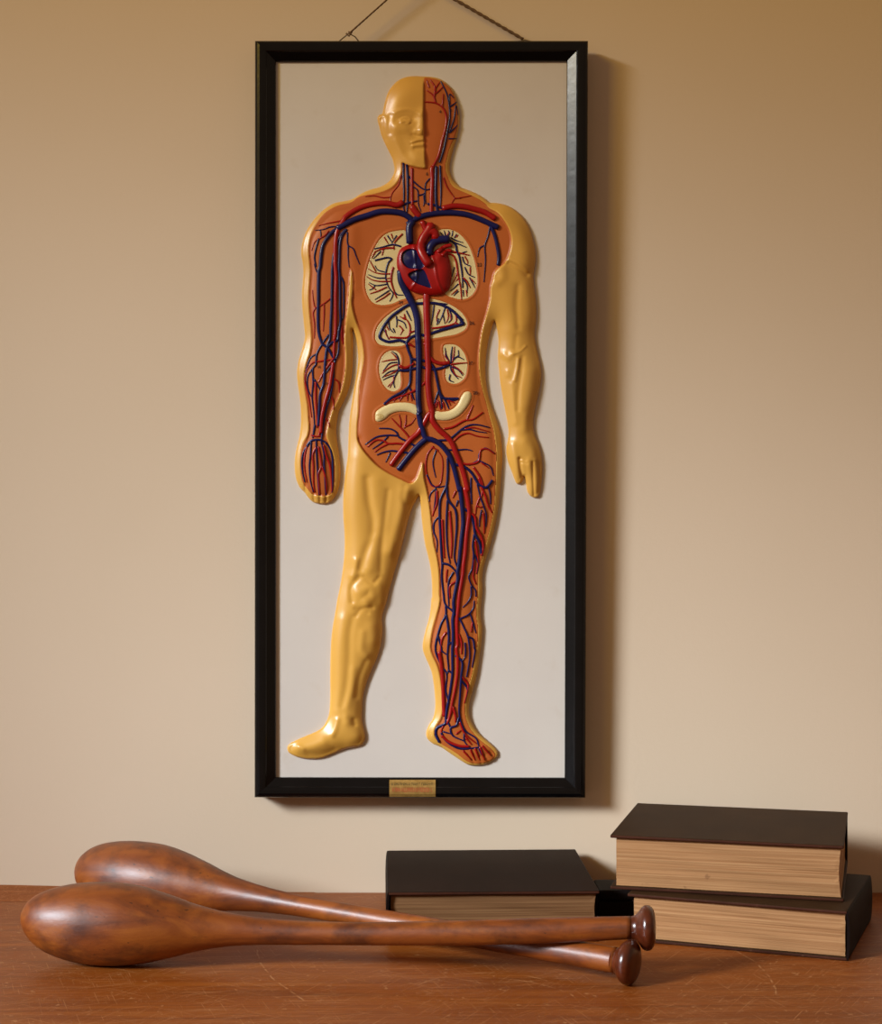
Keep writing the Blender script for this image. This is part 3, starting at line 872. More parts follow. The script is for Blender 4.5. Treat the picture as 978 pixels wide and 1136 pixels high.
# vessels: "colour width trace [| width trace ...]" - one line is one vessel with its branches
VESSELS = """
v 2.8 N 190,120 190,300 195,500 190,640 200,700
v 3.4 N 230,140 238,300 240,500 235,640 225,720
a 3.6 N 290,180 290,320 292,500 295,620
a 7 N 290,640 330,700 385,765
a 4.2 A 560,800 N 530,190 535,300 530,450 525,600 525,740
v 3.6 N 585,160 580,300 578,450 585,600 600,700
v 2.6 N 630,150 635,300 640,480 635,640
v 2.2 N 245,270 300,330 380,400 450,440 540,420 580,400 | 1.8 N 500,310 455,370 450,440 450,520 460,610 | 1.8 N 500,310 560,290
v 1.8 N 265,380 330,420 360,450 365,520 370,620 400,700 | 1.8 N 360,510 430,490 450,460 | 1.8 N 430,500 440,580 430,640
v 3.4 N 90,650 180,620 280,590 350,575
v 3.4 N 480,610 560,625 620,650 700,690
a 1.8 N 160,260 130,380 60,470 35,530 30,590 | 1.8 N 35,530 B 640,118 580,105 520,110
a 1.8 N 670,290 710,400 760,480 800,540 770,600 | 1.8 N 800,545 880,540 C 300,120 380,105
a 6.4>3.0 N 180,590 B 740,168 660,155 580,160 500,180 430,215 380,255 U 520,430 430,580 410,700 400,850 400,1000 O 415,0 430,200 425,400 425,600 425,750 420,900 405,1000 X 360,100 355,200 350,330
a 6.2 C 190,190 260,175 340,180 420,200 480,220 545,260
v 6.6 U 430,545 B 380,300 450,265 530,240 610,215 690,212 770,225 820,255 850,290
v 6.2 C -50,300 0,265 60,240 140,225 240,220 340,230 420,255 500,290 565,320
v 4 C 510,300 540,370 560,450 570,520 565,575
v 2 C 510,310 495,380 475,440 478,540 468,690 | 1.8 C 475,440 440,460 425,520
v 4.4>2.8 U 450,540 360,600 290,680 230,780 205,900 185,1100 O 215,100 205,300 205,500 200,700 210,900 245,1020 X 240,190 290,225 340,310 365,345
v 3.6 U 540,570 470,660 420,780 380,920 360,1100 O 378,200 375,400 370,600 360,800 350,980 X 290,200 270,330 260,480 250,580 220,670 210,820 200,980
v 3.6 U 560,560 490,660 465,800 460,950 455,1100 O 475,200 480,400 480,600 485,760 X 400,60 385,150 330,180 290,220
v 2.4 O 490,190 520,260 525,400 525,550 520,700 490,770
a 1.8 U 480,440 380,460 280,480 170,510
v 1.8 U 400,520 320,530 240,560 120,575 | 1.6 U 190,570 200,640 190,700
a 1.8 U 310,580 250,650 180,690 110,740 70,860
v 2.4 U 170,690 130,830 110,960 130,1080 O 155,30 185,130 205,150
a 1.8 O 425,410 340,480 260,540 170,580 140,480 130,360 | 1.8 O 170,580 140,640 155,780 155,970 | 1.6 O 275,540 275,680 265,880
a 1.8 O 500,800 515,920 520,1040
v 1.9 U 570,600 580,780 650,830 690,930 740,1050 | 1.8 U 580,790 580,950 595,1090
v 2.6 X 300,100 230,200 185,290 175,390 150,420 150,560 140,700 155,850 165,1000 | 2 X 190,280 130,320 95,400 70,540
a 2.2 X 330,340 230,355 140,375 80,470 70,560
a 2.2 X 430,20 425,100 440,190
a 4 X 345,370 330,480 310,600 270,740 235,900 225,1050
v 2.8 X 365,345 350,400 345,500 325,660 285,800 260,920 240,1060
v 2.8 X 365,345 392,280 402,120
v 2.2 X 335,390 290,450 265,485
a 2.6 X 345,330 260,450 200,560 | 3 X 175,560 175,700 185,860 190,1000
v 2.2 X 160,530 190,580 225,650 | 2 X 140,430 100,500 100,620 130,700
a 2.2 X 70,550 110,720 135,900
a 2 X 345,520 395,560 405,660 | 1.8 X 320,690 345,740 350,830 | 1.8 X 270,910 300,950 310,1000
v 3 T 240,20 225,120 210,200 | 3 T 350,30 345,140 330,230
a 3 T 320,20 310,120 290,180 | 2.4 T 190,160 260,180 330,170
v 3 T 130,310 190,240 260,225 340,235 400,270 450,340
v 2.4 T 150,300 90,380 60,520 70,680 100,820
a 2.4 T 130,320 100,440 95,600 130,820
v 2.4 T 190,250 180,420 165,600 180,800 220,960
a 2.6 T 260,330 215,420 220,600 220,800 240,960
v 2.4 T 260,240 265,420 275,600 285,800 300,1000
a 2.4 T 290,320 320,480 330,600 290,700 300,850 310,1000
v 2.4 T 330,250 370,420 370,560 380,700 385,850 395,1000
a 2.4 T 340,600 380,720 400,860 400,980
a 2.8 T 360,300 400,440 450,580 470,750 480,950
v 2.6 T 390,260 450,340 485,480 490,650 490,850 480,960
A 7.8>2.6 E 505,25 506,150 510,250 512,380 516,480 514,560 525,680 540,750 Z 90,250 160,350 230,410 290,480 340,600 390,720 430,850 460,1000 P 470,100 500,250 520,400 510,500 490,650 475,850 455,1000 Q 450,150 430,280 410,400 395,550 380,700 380,850 385,1000 S 275,60 285,180 280,300 265,400 240,520 215,650 195,700
a 6 E 535,745 Y 978,250 930,340 840,490 730,590 640,700 540,830 470,930
V 8.0>2.6 D 348,382 354,445 392,525 425,590 E 448,180 455,300 460,430 457,560 457,680 465,760 Y 850,200 870,350 910,480 945,565 Z 80,450 160,490 230,560 280,640 320,760 350,880 380,1000 P 410,100 430,250 445,400 450,520 430,700 415,850 400,1000 Q 385,160 392,210 375,300 355,400 340,500 345,600 330,700 335,850 330,1000 S 240,60 240,160 240,280 225,400 205,520
v 6.2 Y 955,570 870,640 780,730 680,850 570,990
v 3.6 V 330,450 W 345,140 375,230 370,330 355,470 290,530 200,580 130,640
v 3.6 W 375,230 450,240 530,260 580,310 610,430 630,520 660,580 800,590
v 3.6 W 260,330 330,335 410,315 440,310
a 3.6 W 265,290 320,310 400,270
a 4.2 W 540,210 580,250 640,270 720,265
v 3.6 W 470,300 530,320 610,320 680,300 720,280
a 3 W 500,440 430,500 330,550 200,600 140,640
v 2.2 W 355,470 380,540 400,600 | 2.2 W 350,480 320,530 260,590
a 1.8 W 340,550 340,610 | 1.8 W 370,540 380,610 | 1.8 W 300,560 270,610 | 1.8 W 240,585 215,615
v 2.6 W 620,520 600,580 580,650 | 2.6 W 630,530 650,620 650,680 | 2.6 W 640,540 690,620 715,680 | 2.2 W 660,575 740,605 790,600
a 2.2 W 610,600 600,670 | 2.2 W 620,610 640,690 | 2.2 W 660,620 680,690 | 2 W 700,590 730,650 | 2 W 690,590 770,630 | 1.8 W 590,630 585,680
a 3.4 W 350,90 400,120 | 3.4 W 490,100 520,60
v 2.8 Y 800,670 690,610 570,540 550,490 470,440 310,430 | 2.4 Y 560,530 420,525 270,550 120,650 | 2 Y 430,540 350,620 220,710
a 2.8 Y 680,650 560,635 430,635 370,600 270,590 150,680 | 2.2 Y 430,640 330,690 250,750
v 2.8 Y 740,770 600,750 470,735 370,755 280,790 | 1.8 Y 460,760 420,850 400,890
a 2.6 Y 720,560 650,470 590,410 480,295 | 1.8 Y 600,420 600,330 580,240 | 1.8 Y 650,430 670,350 675,250 | 1.8 Y 660,410 740,370 800,290
a 2.8 Z 210,340 300,320 430,250 510,240 620,165 | 2.2 Z 450,240 490,150 515,90
v 2.8 Z 150,460 260,450 330,400 400,340 480,300 560,295 690,325 | 2 Z 400,350 480,345 560,365 660,380
a 2.4 Z 310,470 380,410 460,385 560,415 680,430 | 2 Z 430,340 520,325 600,345 690,370
v 2.4 Z 250,560 360,560 450,555 510,570
a 3 Z 390,700 470,710 570,680 600,560 660,550 740,600 | 2 Z 600,690 680,750
v 2 Z 470,720 570,665 580,600 640,540 740,590 | 2 Z 570,670 640,700 700,740 730,830
a 3 Z 520,740 590,850 620,960 600,1060
v 3.6 Z 320,710 430,740 500,800 580,920 650,955 720,880
a 2 Z 100,520 40,600 20,720 40,850 90,940 160,930 190,830 190,640 140,560 | 2 Z 80,530 150,560
v 1.8 Z 130,560 95,680 110,790 125,850
v 2.2 Z 30,820 80,920 130,950 240,935
v 3.2 Z 250,640 250,800 235,940 P 190,250 180,450 190,650 200,850 210,1000 Q 205,200 225,400 245,520 330,600 410,690 460,790 500,880 520,1000 S 385,150 360,310
v 3.2 P 260,90 280,250 360,370 375,550 360,750 350,930 380,1020
v 2.8 P 270,260 260,450 260,650 275,850 300,980 | 3.2 P 210,980 290,1000 380,1090
a 2.8 P 295,380 310,550 320,750 310,920
a 2.8 P 210,480 220,700 235,920
v 2 P 140,120 80,180 60,270 | 2 P 140,130 130,250 110,400
a 2.8 P 150,150 150,280 110,400 100,440
v 2.2 P 175,440 120,510 115,620 150,720 150,850
a 2.6 P 365,150 330,230
v 2.6 P 390,260 370,330
v 3.6 P 440,350 500,380 560,480 590,650 640,750 660,870
a 3.6 P 520,400 580,440 600,570 660,680 680,800 660,890
v 2.6 P 575,650 560,780 570,880 550,1050 Q 515,200 545,300 590,360 595,430 | 2.2 Q 540,310 540,420 500,500 445,555 | 2.2 P 580,880 620,980 605,1100
a 2.6 P 590,720 610,850 620,960 600,1100 | 2.6 P 570,940 570,1060 Q 565,200 595,290
a 3.2 P 630,0 660,110 700,200 740,330 780,400
v 2 P 740,110 760,200 765,300
v 2.2 P 610,70 650,230 690,340 715,430 710,560 | 2 P 660,370 640,470 635,560
a 2.2 P 640,220 600,330 590,420 | 2.2 P 610,320 640,340 670,330 | 2.4 P 680,400 690,520 690,640
v 2.2 P 540,0 540,150 550,300
a 2.4 Q 265,120 255,270
v 2.6 Q 340,150 290,240 280,350 285,540
a 2.6 Q 380,250 300,310 300,450
v 2.4 Q 410,690 520,630 570,550 575,480 | 2 Q 530,630 560,720 595,850
a 2 Q 555,730 540,840
v 2.8 Q 250,530 250,640 200,740 160,870 135,980 S 100,100 150,220 190,280 185,420 205,520 | 2.6 Q 160,880 200,1020 S 150,90 200,130
v 3 Q 255,640 275,760 285,900 270,1100 S 205,260 190,290 | 2.4 Q 285,980 320,950 | 2.4 S 205,250 240,290
a 2.8 Q 255,840 210,910 190,1050 190,1130
v 2.6 Q 500,890 560,920 580,1030 S 430,80 420,150 405,230
a 2.6 Q 400,860 430,950 430,1090
v 2.4 Q 470,960 480,1080
a 4.4 S 130,100 150,220 160,350 165,500 170,640
v 3.6 S 205,520 185,640 180,700 110,740 100,790 130,860
a 3.4 S 245,560 265,640 265,690 | 2.8 S 245,560 215,650 150,750 150,820
v 3 S 265,130 320,180 315,300 305,450 300,640 345,760 440,830 460,890 | 2.4 S 350,60 345,140 320,180
a 2.6 S 320,310 370,370 365,430 340,530
v 2.6 S 315,340 365,410 350,500
v 2.8 S 295,650 270,720 225,740 240,800 340,850 | 2.6 S 200,690 225,740 | 2.2 S 160,770 230,790
v 3 S 145,780 180,840 290,910 400,910 470,900
a 3.6 S 150,800 200,850 300,890 380,895
a 2.6 S 300,690 345,790 440,870 | 2.2 S 270,790 310,760 | 2.4 S 350,820 400,880
v 2.2 S 340,770 340,850 380,900
a 2.6 S 330,930 400,1010
a 2.6 S 390,920 430,1010
a 2.6 S 430,910 470,1010
a 2.6 S 470,900 510,1010
v 2.2 S 460,910 490,970
a 2.8 S 490,890 560,970
a 3 A 560,800 600,720 630,600 660,480 660,400 630,340 580,310 500,300 | 2.4 A 580,310 560,250 510,210 | 2.4 A 570,260 575,190 540,130 | 2 A 575,200 610,150 | 2 A 630,340 640,240 | 2 A 560,250 600,220 640,180 | 1.8 A 530,190 510,130
v 2.6 A 610,770 640,680 670,540 690,400 670,250 620,140
v 1.9 A 690,340 745,300 | 1.9 A 685,540 720,440 740,330 755,400 | 1.8 A 690,540 750,480 | 1.7 A 690,320 690,240 720,270
v 1.6 A 680,585 745,585
"""
ORGAN_VESSELS = {
 'liver': """
v 3.8 V 330,450 270,430 160,440 90,400 110,330 180,230 260,165 360,105 460,95 600,95 700,130 780,190 850,280 | 3.8 V 330,450 370,405 450,375 500,385 600,350 740,310 850,280 | 2.4 V 610,95 700,100 | 1.8 V 330,160 360,220 375,250 | 1.8 V 240,210 245,270 240,310 | 1.8 V 250,240 310,270 330,320 | 1.8 V 170,240 180,320 215,360 | 1.8 V 130,330 170,420 | 1.8 V 210,320 230,360 | 1.8 V 580,110 570,200 555,290 | 1.8 V 680,130 660,190 620,280 | 1.8 V 720,150 740,230 710,270 | 1.6 V 660,190 680,280 | 1.8 V 800,200 820,260 810,270 | 1.8 V 620,230 605,290 | 1.6 V 790,195 850,245
a 2.6 V 560,320 640,310 770,270 780,210 760,180 | 2.4 V 770,270 830,295 | 2.6 V 180,400 260,405 340,400 360,360 360,290 330,240 300,220 | 2.4 V 360,360 410,340 | 1.8 V 310,190 320,240 270,210 | 1.8 V 265,295 295,330 275,380 | 1.6 V 305,330 290,350 | 1.8 V 140,330 150,380 180,420 | 1.6 V 150,300 175,340 | 1.8 V 630,150 605,210 605,260 | 1.8 V 700,150 710,210 690,270 | 1.8 V 730,190 735,250""",
 'kid_L': """
a 1.8 W 250,230 215,190 190,170 | 1.8 W 240,235 180,240 110,255 | 2 W 275,290 255,280 190,300 110,360 | 1.8 W 265,310 220,350 130,390 | 1.8 W 220,380 210,430 160,480 | 1.6 W 215,420 180,490
v 1.8 W 260,230 240,190 200,160 | 1.8 W 245,260 180,270 120,340 | 2.6 W 260,330 262,280 255,220 235,180 | 1.8 W 250,330 170,350 110,400 | 1.8 W 240,375 180,390 120,420 | 2 W 255,340 230,380 215,440 225,490""",
 'kid_R': """
v 1.8 W 720,260 690,190 680,130 | 2.4 W 735,270 735,190 745,120 | 1.8 W 780,215 800,200 800,150 | 2 W 750,240 790,210 850,235 | 1.8 W 740,300 800,330 840,380 | 2 W 730,280 735,330 780,390 800,410 | 2 W 725,370 720,420 760,440
a 1.8 W 725,260 680,200 690,160 | 2 W 745,260 760,180 765,120 | 2.4 W 730,280 800,270 880,265 | 1.8 W 750,290 800,320 850,370 | 1.8 W 745,310 770,370 830,400""",
 'lung_L': """
a 2.2 M 500,210 440,270 400,330 400,400 | 1.7 M 365,210 385,270 | 1.8 M 280,250 330,330 | 2.4 M 400,380 330,380 230,400 160,430 | 1.8 M 270,400 255,470 | 1.8 M 170,430 130,500 | 2.6 M 390,610 370,680 365,780 400,900 430,980 | 1.9 M 365,690 250,690 160,670 90,630 | 1.7 M 180,660 140,590 110,530 | 1.9 M 350,780 220,780 130,760 70,720 | 2 M 310,850 200,900 110,930 | 1.9 M 350,920 270,980 180,1030 | 1.7 M 180,880 140,850 90,810 | 1.8 M 360,740 310,750
v 1.8 M 430,230 370,320 | 1.8 M 320,230 380,320 | 2.4 M 480,360 380,340 260,370 160,390 | 1.7 M 240,420 180,480 150,510 | 2.4 M 170,530 250,510 320,495 370,510 330,560 305,650 300,740 340,860 390,920 | 1.8 M 400,900 440,940 510,945 | 1.7 M 390,920 370,980 345,1020 | 1.7 M 290,670 200,640 170,590 | 1.8 M 295,740 200,740 90,700 | 1.8 M 310,815 180,830 100,795 | 1.6 M 170,830 140,870 100,885 | 1.8 M 340,890 250,950 170,1000""",
 'lung_R': """
v 1.9 R 340,260 300,240 265,200 | 1.7 R 330,240 310,180 | 1.7 R 360,250 380,210 360,180 | 1.7 R 410,250 420,180 | 1.7 R 440,270 470,220 | 2.8 R 360,290 430,330 460,370 470,430 500,500 520,600 540,740 545,900 | 1.9 R 400,270 480,310 550,330 | 1.9 R 440,330 520,360 590,390 | 1.7 R 540,460 600,440 | 1.9 R 540,510 570,590 650,630 | 1.9 R 570,640 620,730 700,770 | 1.8 R 560,800 600,870 600,960 | 1.7 R 630,770 680,860 700,900 | 1.6 R 440,640 410,760 | 1.6 R 490,850 430,910 390,940 | 1.6 R 490,940 430,1000 | 1.6 R 550,930 555,1010
a 1.6 R 350,240 370,200 | 1.6 R 460,260 490,235 | 2.6 R 350,440 440,450 540,470 630,490 | 2.4 R 350,470 420,490 460,560 480,680 500,800 520,900 530,1050 | 1.7 R 570,500 610,580 600,610 | 1.7 R 640,640 640,750 | 2 R 550,770 600,820 640,900 | 1.7 R 650,790 710,850 | 1.7 R 480,700 440,800 400,870 | 1.6 R 480,920 400,990 | 1.5 R 490,780 460,820 | 1.6 R 590,930 600,1010""",
}
def vessel_line(line, parent, names):
    kind, rest = line.split(None, 1)
    bm = bmesh.new()
    for br in rest.split('|'):
        w, t_ = br.strip().split(None, 1)
        we = None
        if '>' in w:
            w, we = [float(q) for q in w.split('>')]
        w = float(w)
        if we is None and w < 4.0:
            w *= 0.84                                   # the slender branches
        add_tube(bm, tr(t_), w, w < 3.0, 0.2, 8, we, kind.isupper())
    return obj(names[kind.lower()], bm, M['red' if kind.lower() == 'a' else 'blue'], parent, True)
for ln in VESSELS.strip().splitlines():
    vessel_line(ln, body, {'a': 'artery', 'v': 'vein'})
for k, txt in ORGAN_VESSELS.items():
    for ln in txt.strip().splitlines():
        vessel_line(ln, organ[k], {'a': 'artery', 'v': 'vein'})
# great vessels of the heart
for nm, mt, w, s in (('vena_cava', 'blue', 8.0, "D 425,85 405,110 402,150 405,215"),
                     ('aorta', 'red', 9.6, "D 520,345 490,300 470,250 480,195 505,155 525,125 535,100"),
                     ('aortic_arch', 'red', 9.0, "D 480,215 500,170 530,145 555,155 560,190"),
                     ('carotid_artery', 'red', 6.0, "D 505,150 490,110 478,85"),
                     ('pulmonary_artery', 'blue', 8.8, "D 520,285 528,240 550,212 590,196 640,192"),
                     ('pulmonary_vein', 'red', 4.5, "D 575,270 610,240 655,228"),
                     ('pulmonary_vein', 'red', 4.0, "D 600,290 630,262 655,262")):
    bm = bmesh.new()
    add_tube(bm, tr(s), w, False, 0.4, 12, flat=0.85)
    obj(nm, bm, M[mt], heart, True)

# oval cut end of the colon
def disc_bm(cx, cy, rx, ry, lift):
    bm = bmesh.new()
    a = np.linspace(0, 2 * math.pi, 25)[:-1]
    px, py = cx + rx * np.cos(a), cy + ry * np.sin(a)
    hh = samp(Hm, px, py) + samp(OFF2, px, py) + lift
    c = loc(cx, cy, float(samp(Hm, cx, cy) + samp(OFF2, cx, cy) + lift + 0.15))
    cv = bm.verts.new(c)
    vs = [bm.verts.new(p) for p in loc(px, py, hh)]
    for k in range(24):
        bm.faces.new((cv, vs[k], vs[(k + 1) % 24]))
    return bm
M['cream_dim'] = paint('dull_cream_enamel', lin(196, 168, 104), lin(206, 180, 118), 0.45, 20)
obj('cut_end', disc_bm(421, 462, 4.6, 3.0, 0.45), M['cream_dim'], organ['col_L'])

# printed numbers
def number(txt, px, py, size):
    cu = bpy.data.curves.new('number_mark', 'FONT')
    cu.body = txt
    cu.size = size * 0.001
    cu.align_x = 'CENTER'; cu.align_y = 'CENTER'
    cu.extrude = 0.0001
    tmp = bpy.data.objects.new('number_text', cu)
    me = bpy.data.meshes.new_from_object(tmp)
    bpy.data.objects.remove(tmp)
    me.materials.clear()
    o = link_mesh('number_mark', me, M['ink'], body)
    o.location = loc(px, py, float(samp(Hm, px, py) + samp(OFF2, px, py)) + 0.75)
    o.rotation_euler = (math.pi / 2, 0, 0)
for txt, px, py, sz in (('23', 531.5, 293.8, 5.2), ('26', 523, 358.5, 5.2), ('27', 521.5, 403, 5.2), ('28', 527, 436, 5.2),
                        ('24', 444, 335.5, 4.6), ('6', 473.5, 193, 5), ('4', 488, 124, 4.6), ('3', 500, 122.5, 4),
                        ('16', 353.5, 407, 4.2), ('17', 361, 426, 4)):
    number(txt, px, py, sz)

# brass maker's plate on the bottom rail with its two worn lines of lettering
def plate_pt(px, py, h):
    p = loc(px, py, 0); return Vector((p[0], -h * 0.001, p[2]))
bm = bmesh.new()
pr = [(864.0, 7.0), (866.5, 9.5), (871, 10.6), (876, 11.05), (879, 10.9), (882.3, 9.6)]
rows = []
for px in (432.0, 483.0):
    rows.append([bm.verts.new(plate_pt(px, y, h)) for y, h in pr] + [bm.verts.new(plate_pt(px, y, h - 0.9)) for y, h in pr[::-1]])
n = len(rows[0])
for k in range(n):
    bm.faces.new((rows[0][k], rows[0][(k + 1) % n], rows[1][(k + 1) % n], rows[1][k]))
bm.faces.new(rows[0]); bm.faces.new(rows[1][::-1])
plate = obj('name_plate', bm, M['brass'], plaque)
plate['label'] = 'small brass name plate'
def ph(y):
    return float(np.interp(y, [q[0] for q in pr], [q[1] for q in pr]))
rg = random.Random(3)
for y0, y1, mt, xs in ((866.6, 869.4, 'plate_olive', (434.5, 481)), (871.8, 876.6, 'plate_red', (435.5, 480.5))):
    bm = bmesh.new()
    x = xs[0]
    while x < xs[1] - 1.2:
        w = rg.uniform(0.9, 1.5)
        def quad(xa, xb, ya, yb):
            vs = [bm.verts.new(plate_pt(a, b, ph(b) + 0.12)) for a, b in ((xa, ya), (xb, ya), (xb, yb), (xa, yb))]
            bm.faces.new(vs)
        quad(x, x + 0.45, y0, y1)
        m = rg.choice((0, 1, 2))
        yb = (y0, (y0 + y1) / 2 - 0.3, y1 - 0.7)[m]
        quad(x + 0.45, x + w, yb, yb + 0.7)
        if rg.random() < 0.6:
            quad(x + w, x + w + 0.35, y0, y1)
            w += 0.35
        x += w + (0.45 if rg.random() < 0.88 else 1.4)
    obj('lettering', bm, M[mt], plate)

# hanging rings and cord
def tube3(bm, pts, r, sides=8, closed=False, twist=0.0):
    pts = [Vector(p) for p in pts]
    n = len(pts)
    rings = []
    prev = None
    for i in range(n):
        a = pts[(i - 1) % n] if (closed or i > 0) else pts[0]
        b = pts[(i + 1) % n] if (closed or i < n - 1) else pts[-1]
        tg = (b - a).normalized()
        up = Vector((0, 1, 0)) if prev is None else prev
        sd = tg.cross(up)
        if sd.length < 1e-4:
            sd = tg.cross(Vector((1, 0, 0)))
        sd.normalize()
        nn = sd.cross(tg).normalized()
        prev = nn
        rr = r if not hasattr(r, '__len__') else r[i]
        rings.append([bm.verts.new(pts[i] + rr * (math.cos(2 * math.pi * k / sides) * sd + math.sin(2 * math.pi * k / sides) * nn)) for k in range(sides)])
    for i in range(n if closed else n - 1):
        A, B = rings[i], rings[(i + 1) % n]
        for k in range(sides):
            bm.faces.new((A[k], A[(k + 1) % sides], B[(k + 1) % sides], B[k]))
    if not closed:
        bm.faces.new(rings[0]); bm.faces.new(rings[-1][::-1])
    return bm
def wp(px, py, h):
    return Vector(loc(px, py, h))
for cx in (386.0, 581.0):
    bm = bmesh.new()
    top_y = 37.0 if cx < 400 else 44.5
    tube3(bm, [wp(cx - 14, 49, -9), wp(cx - 6, 42.5 if cx < 400 else 46, -9), wp(cx + 1, top_y, -9), wp(cx + 8, 41.0 if cx < 400 else 46, -9), wp(cx + 14, 49, -9)], 0.0007, 8)
    obj('hanging_ring', bm, M['metal'], plaque, True)
bm = bmesh.new()
NAIL = (459.0, -27.0)
ea, eb = (388.0, 36.5), (580.0, 43.5)
def strand(a, b, off, ph):
    pts = []
    for i in range(91):
        t_ = i / 90
        p = wp(a[0] + (b[0] - a[0]) * t_, a[1] + (b[1] - a[1]) * t_, -9 + 2.5 * t_)
        an = t_ * 55 + ph
        pts.append(p + Vector((0.0007 * math.cos(an) * off, 0.0007 * math.sin(an) * off, 0.0007 * math.cos(an) * off)))
    return pts
for ph_ in (0, math.pi):
    tube3(bm, strand(ea, NAIL, 1.0, ph_), 0.0009, 6)
    tube3(bm, strand(eb, NAIL, 0.8, ph_), 0.0012, 6)
tube3(bm, [wp(384, 37, -9), wp(387, 40, -8), wp(390, 36, -9), wp(386.5, 35.5, -10)], 0.0011, 6)
obj('hanging_cord', bm, M['cord'], plaque, True)
nb = bmesh.new()
nz = CAM.z + (CY - NAIL[1] + 1.5) * (DW - 0.01) / F
nxx = (NAIL[0] - CX) * (DW - 0.01) / F
tube3(nb, [Vector((nxx, -0.001, nz - 0.0005)), Vector((nxx, -0.016, nz + 0.001)), Vector((nxx, -0.0161, nz + 0.001)), Vector((nxx, -0.018, nz + 0.001))], [0.0012, 0.0012, 0.003, 0.003], 12)
tag(obj('wall_nail', nb, M['metal'], None, False), 'small dull nail in the wall holding the plaque cord', 'nail')

# ------------------------------------------------------------------ Indian clubs
def bp(px, py, D):
    return Vector(((px - CX) * D / F, D - DW, CAM.z - (py - CY) * D / F))

def lathe_stations(st, sides=40, sub=5, cap0=True, cap1=True):
    """st: (px, py, radius px, depth) stations, smoothed, revolved about the line they make"""
    P = np.array(st, float)
    n = len(P)
    s = np.arange(n)
    out = []
    for i in range(n - 1):
        p0, p1, p2, p3 = P[max(i - 1, 0)], P[i], P[i + 1], P[min(i + 2, n - 1)]
        for k in range(sub):
            t_ = k / sub
            m1 = (p2 - p0) / 2 if i > 0 else (p2 - p1)
            m2 = (p3 - p1) / 2 if i < n - 2 else (p2 - p1)
            q = (2*t_**3 - 3*t_*t_ + 1) * p1 + (t_**3 - 2*t_*t_ + t_) * m1 + (-2*t_**3 + 3*t_*t_) * p2 + (t_**3 - t_*t_) * m2
            out.append(q)
    out.append(P[-1])
    return [(bp(float(q[0]), float(q[1]), float(q[3])), float(max(q[2], 0.02) * q[3] / F)) for q in out]

def lathe_mesh(bm, rings, axis, sides=40):
    up = Vector((0, 0, 1))
    sd = axis.cross(up).normalized()
    nn = sd.cross(axis).normalized()
    R = []
    for c, r in rings:
        R.append([bm.verts.new(c + r * (math.cos(2 * math.pi * k / sides) * sd + math.sin(2 * math.pi * k / sides) * nn)) for k in range(sides)])
    for A, B in zip(R, R[1:]):
        for k in range(sides):
            bm.faces.new((A[k], A[(k + 1) % sides], B[(k + 1) % sides], B[k]))
    bm.faces.new(R[0]); bm.faces.new(R[-1][::-1])
    return bm

def club(label, body_st, knob_rel, tail):
    rings = lathe_stations(body_st)
    a, b = rings[0][0], rings[-1][0]
    axis = (b - a).normalized()
    root = empty('indian_club', (a.x, a.y, TZ))
    root.rotation_euler = (0, 0, math.atan2(axis.y, axis.x))
    tag(root, label, 'club', 'pair of turned wooden clubs')
    bpy.context.view_layer.update()
    inv = (Matrix.Translation(root.location) @ Matrix.Rotation(math.atan2(axis.y, axis.x), 4, 'Z')).inverted()
    bm = bmesh.new()
    lathe_mesh(bm, rings, axis)
    bm.transform(inv)
    obj('club_body', bm, M['club'], root, True)
    bm = bmesh.new()
    kr = [(b + axis * d, r) for d, r in knob_rel]
    lathe_mesh(bm, kr, axis)
    bm.transform(inv)
    obj('knob', bm, M['knob'], root, True)
    return root

def lerp_d(x, xa, da, xb, db):
    return da + (db - da) * (x - xa) / (xb - xa)
# front club
fr = [(23.3, 1018, 0.3), (24.5, 1018, 6), (27, 1018.2, 12), (32, 1018.8, 19.5), (41, 1020, 27.5), (53, 1021.3, 34), (66, 1022.3, 38.5), (82, 1023.2, 42.3), (98, 1024, 44.5), (117, 1024.8, 45.4),
      (135, 1025.3, 45), (150, 1026, 43.2), (164, 1026.8, 40.5), (180, 1027.6, 36.5), (196, 1028.3, 32), (212, 1029.3, 27), (229, 1030, 22.8), (245, 1030.8, 19.6), (262, 1031.6, 17.2), (286, 1033, 15),
      (320, 1034.5, 13.6), (360, 1035.3, 12.8), (400, 1035.8, 12.6), (450, 1035.8, 13.0), (500, 1035.4, 13.4), (560, 1034.4, 13.9), (620, 1032.8, 13.8), (670, 1031.2, 13.0), (700, 1030.4, 12.6)]
FD0, FD1 = 1.6051, 1.5438
fr = [(x, y - 1.3 * max(0, (x - 400) / 300), r, lerp_d(x, 23, FD0, 728, FD1)) for x, y, r in fr]
ks = 1.541 / F
knobp = [(-4, 12.4), (0, 12.6), (3.5, 13.4), (6.5, 15.5), (9, 18.8), (11.5, 22.2), (14, 24.2), (17, 25.0), (20, 24.6), (23, 22.6), (25.2, 19.0), (26.6, 13.0), (27.2, 6.0), (27.4, 0.3)]
club('brown wooden club in front, lying across the other, its fat bulb at far left', fr, [(d * ks, r * ks) for d, r in knobp], None)
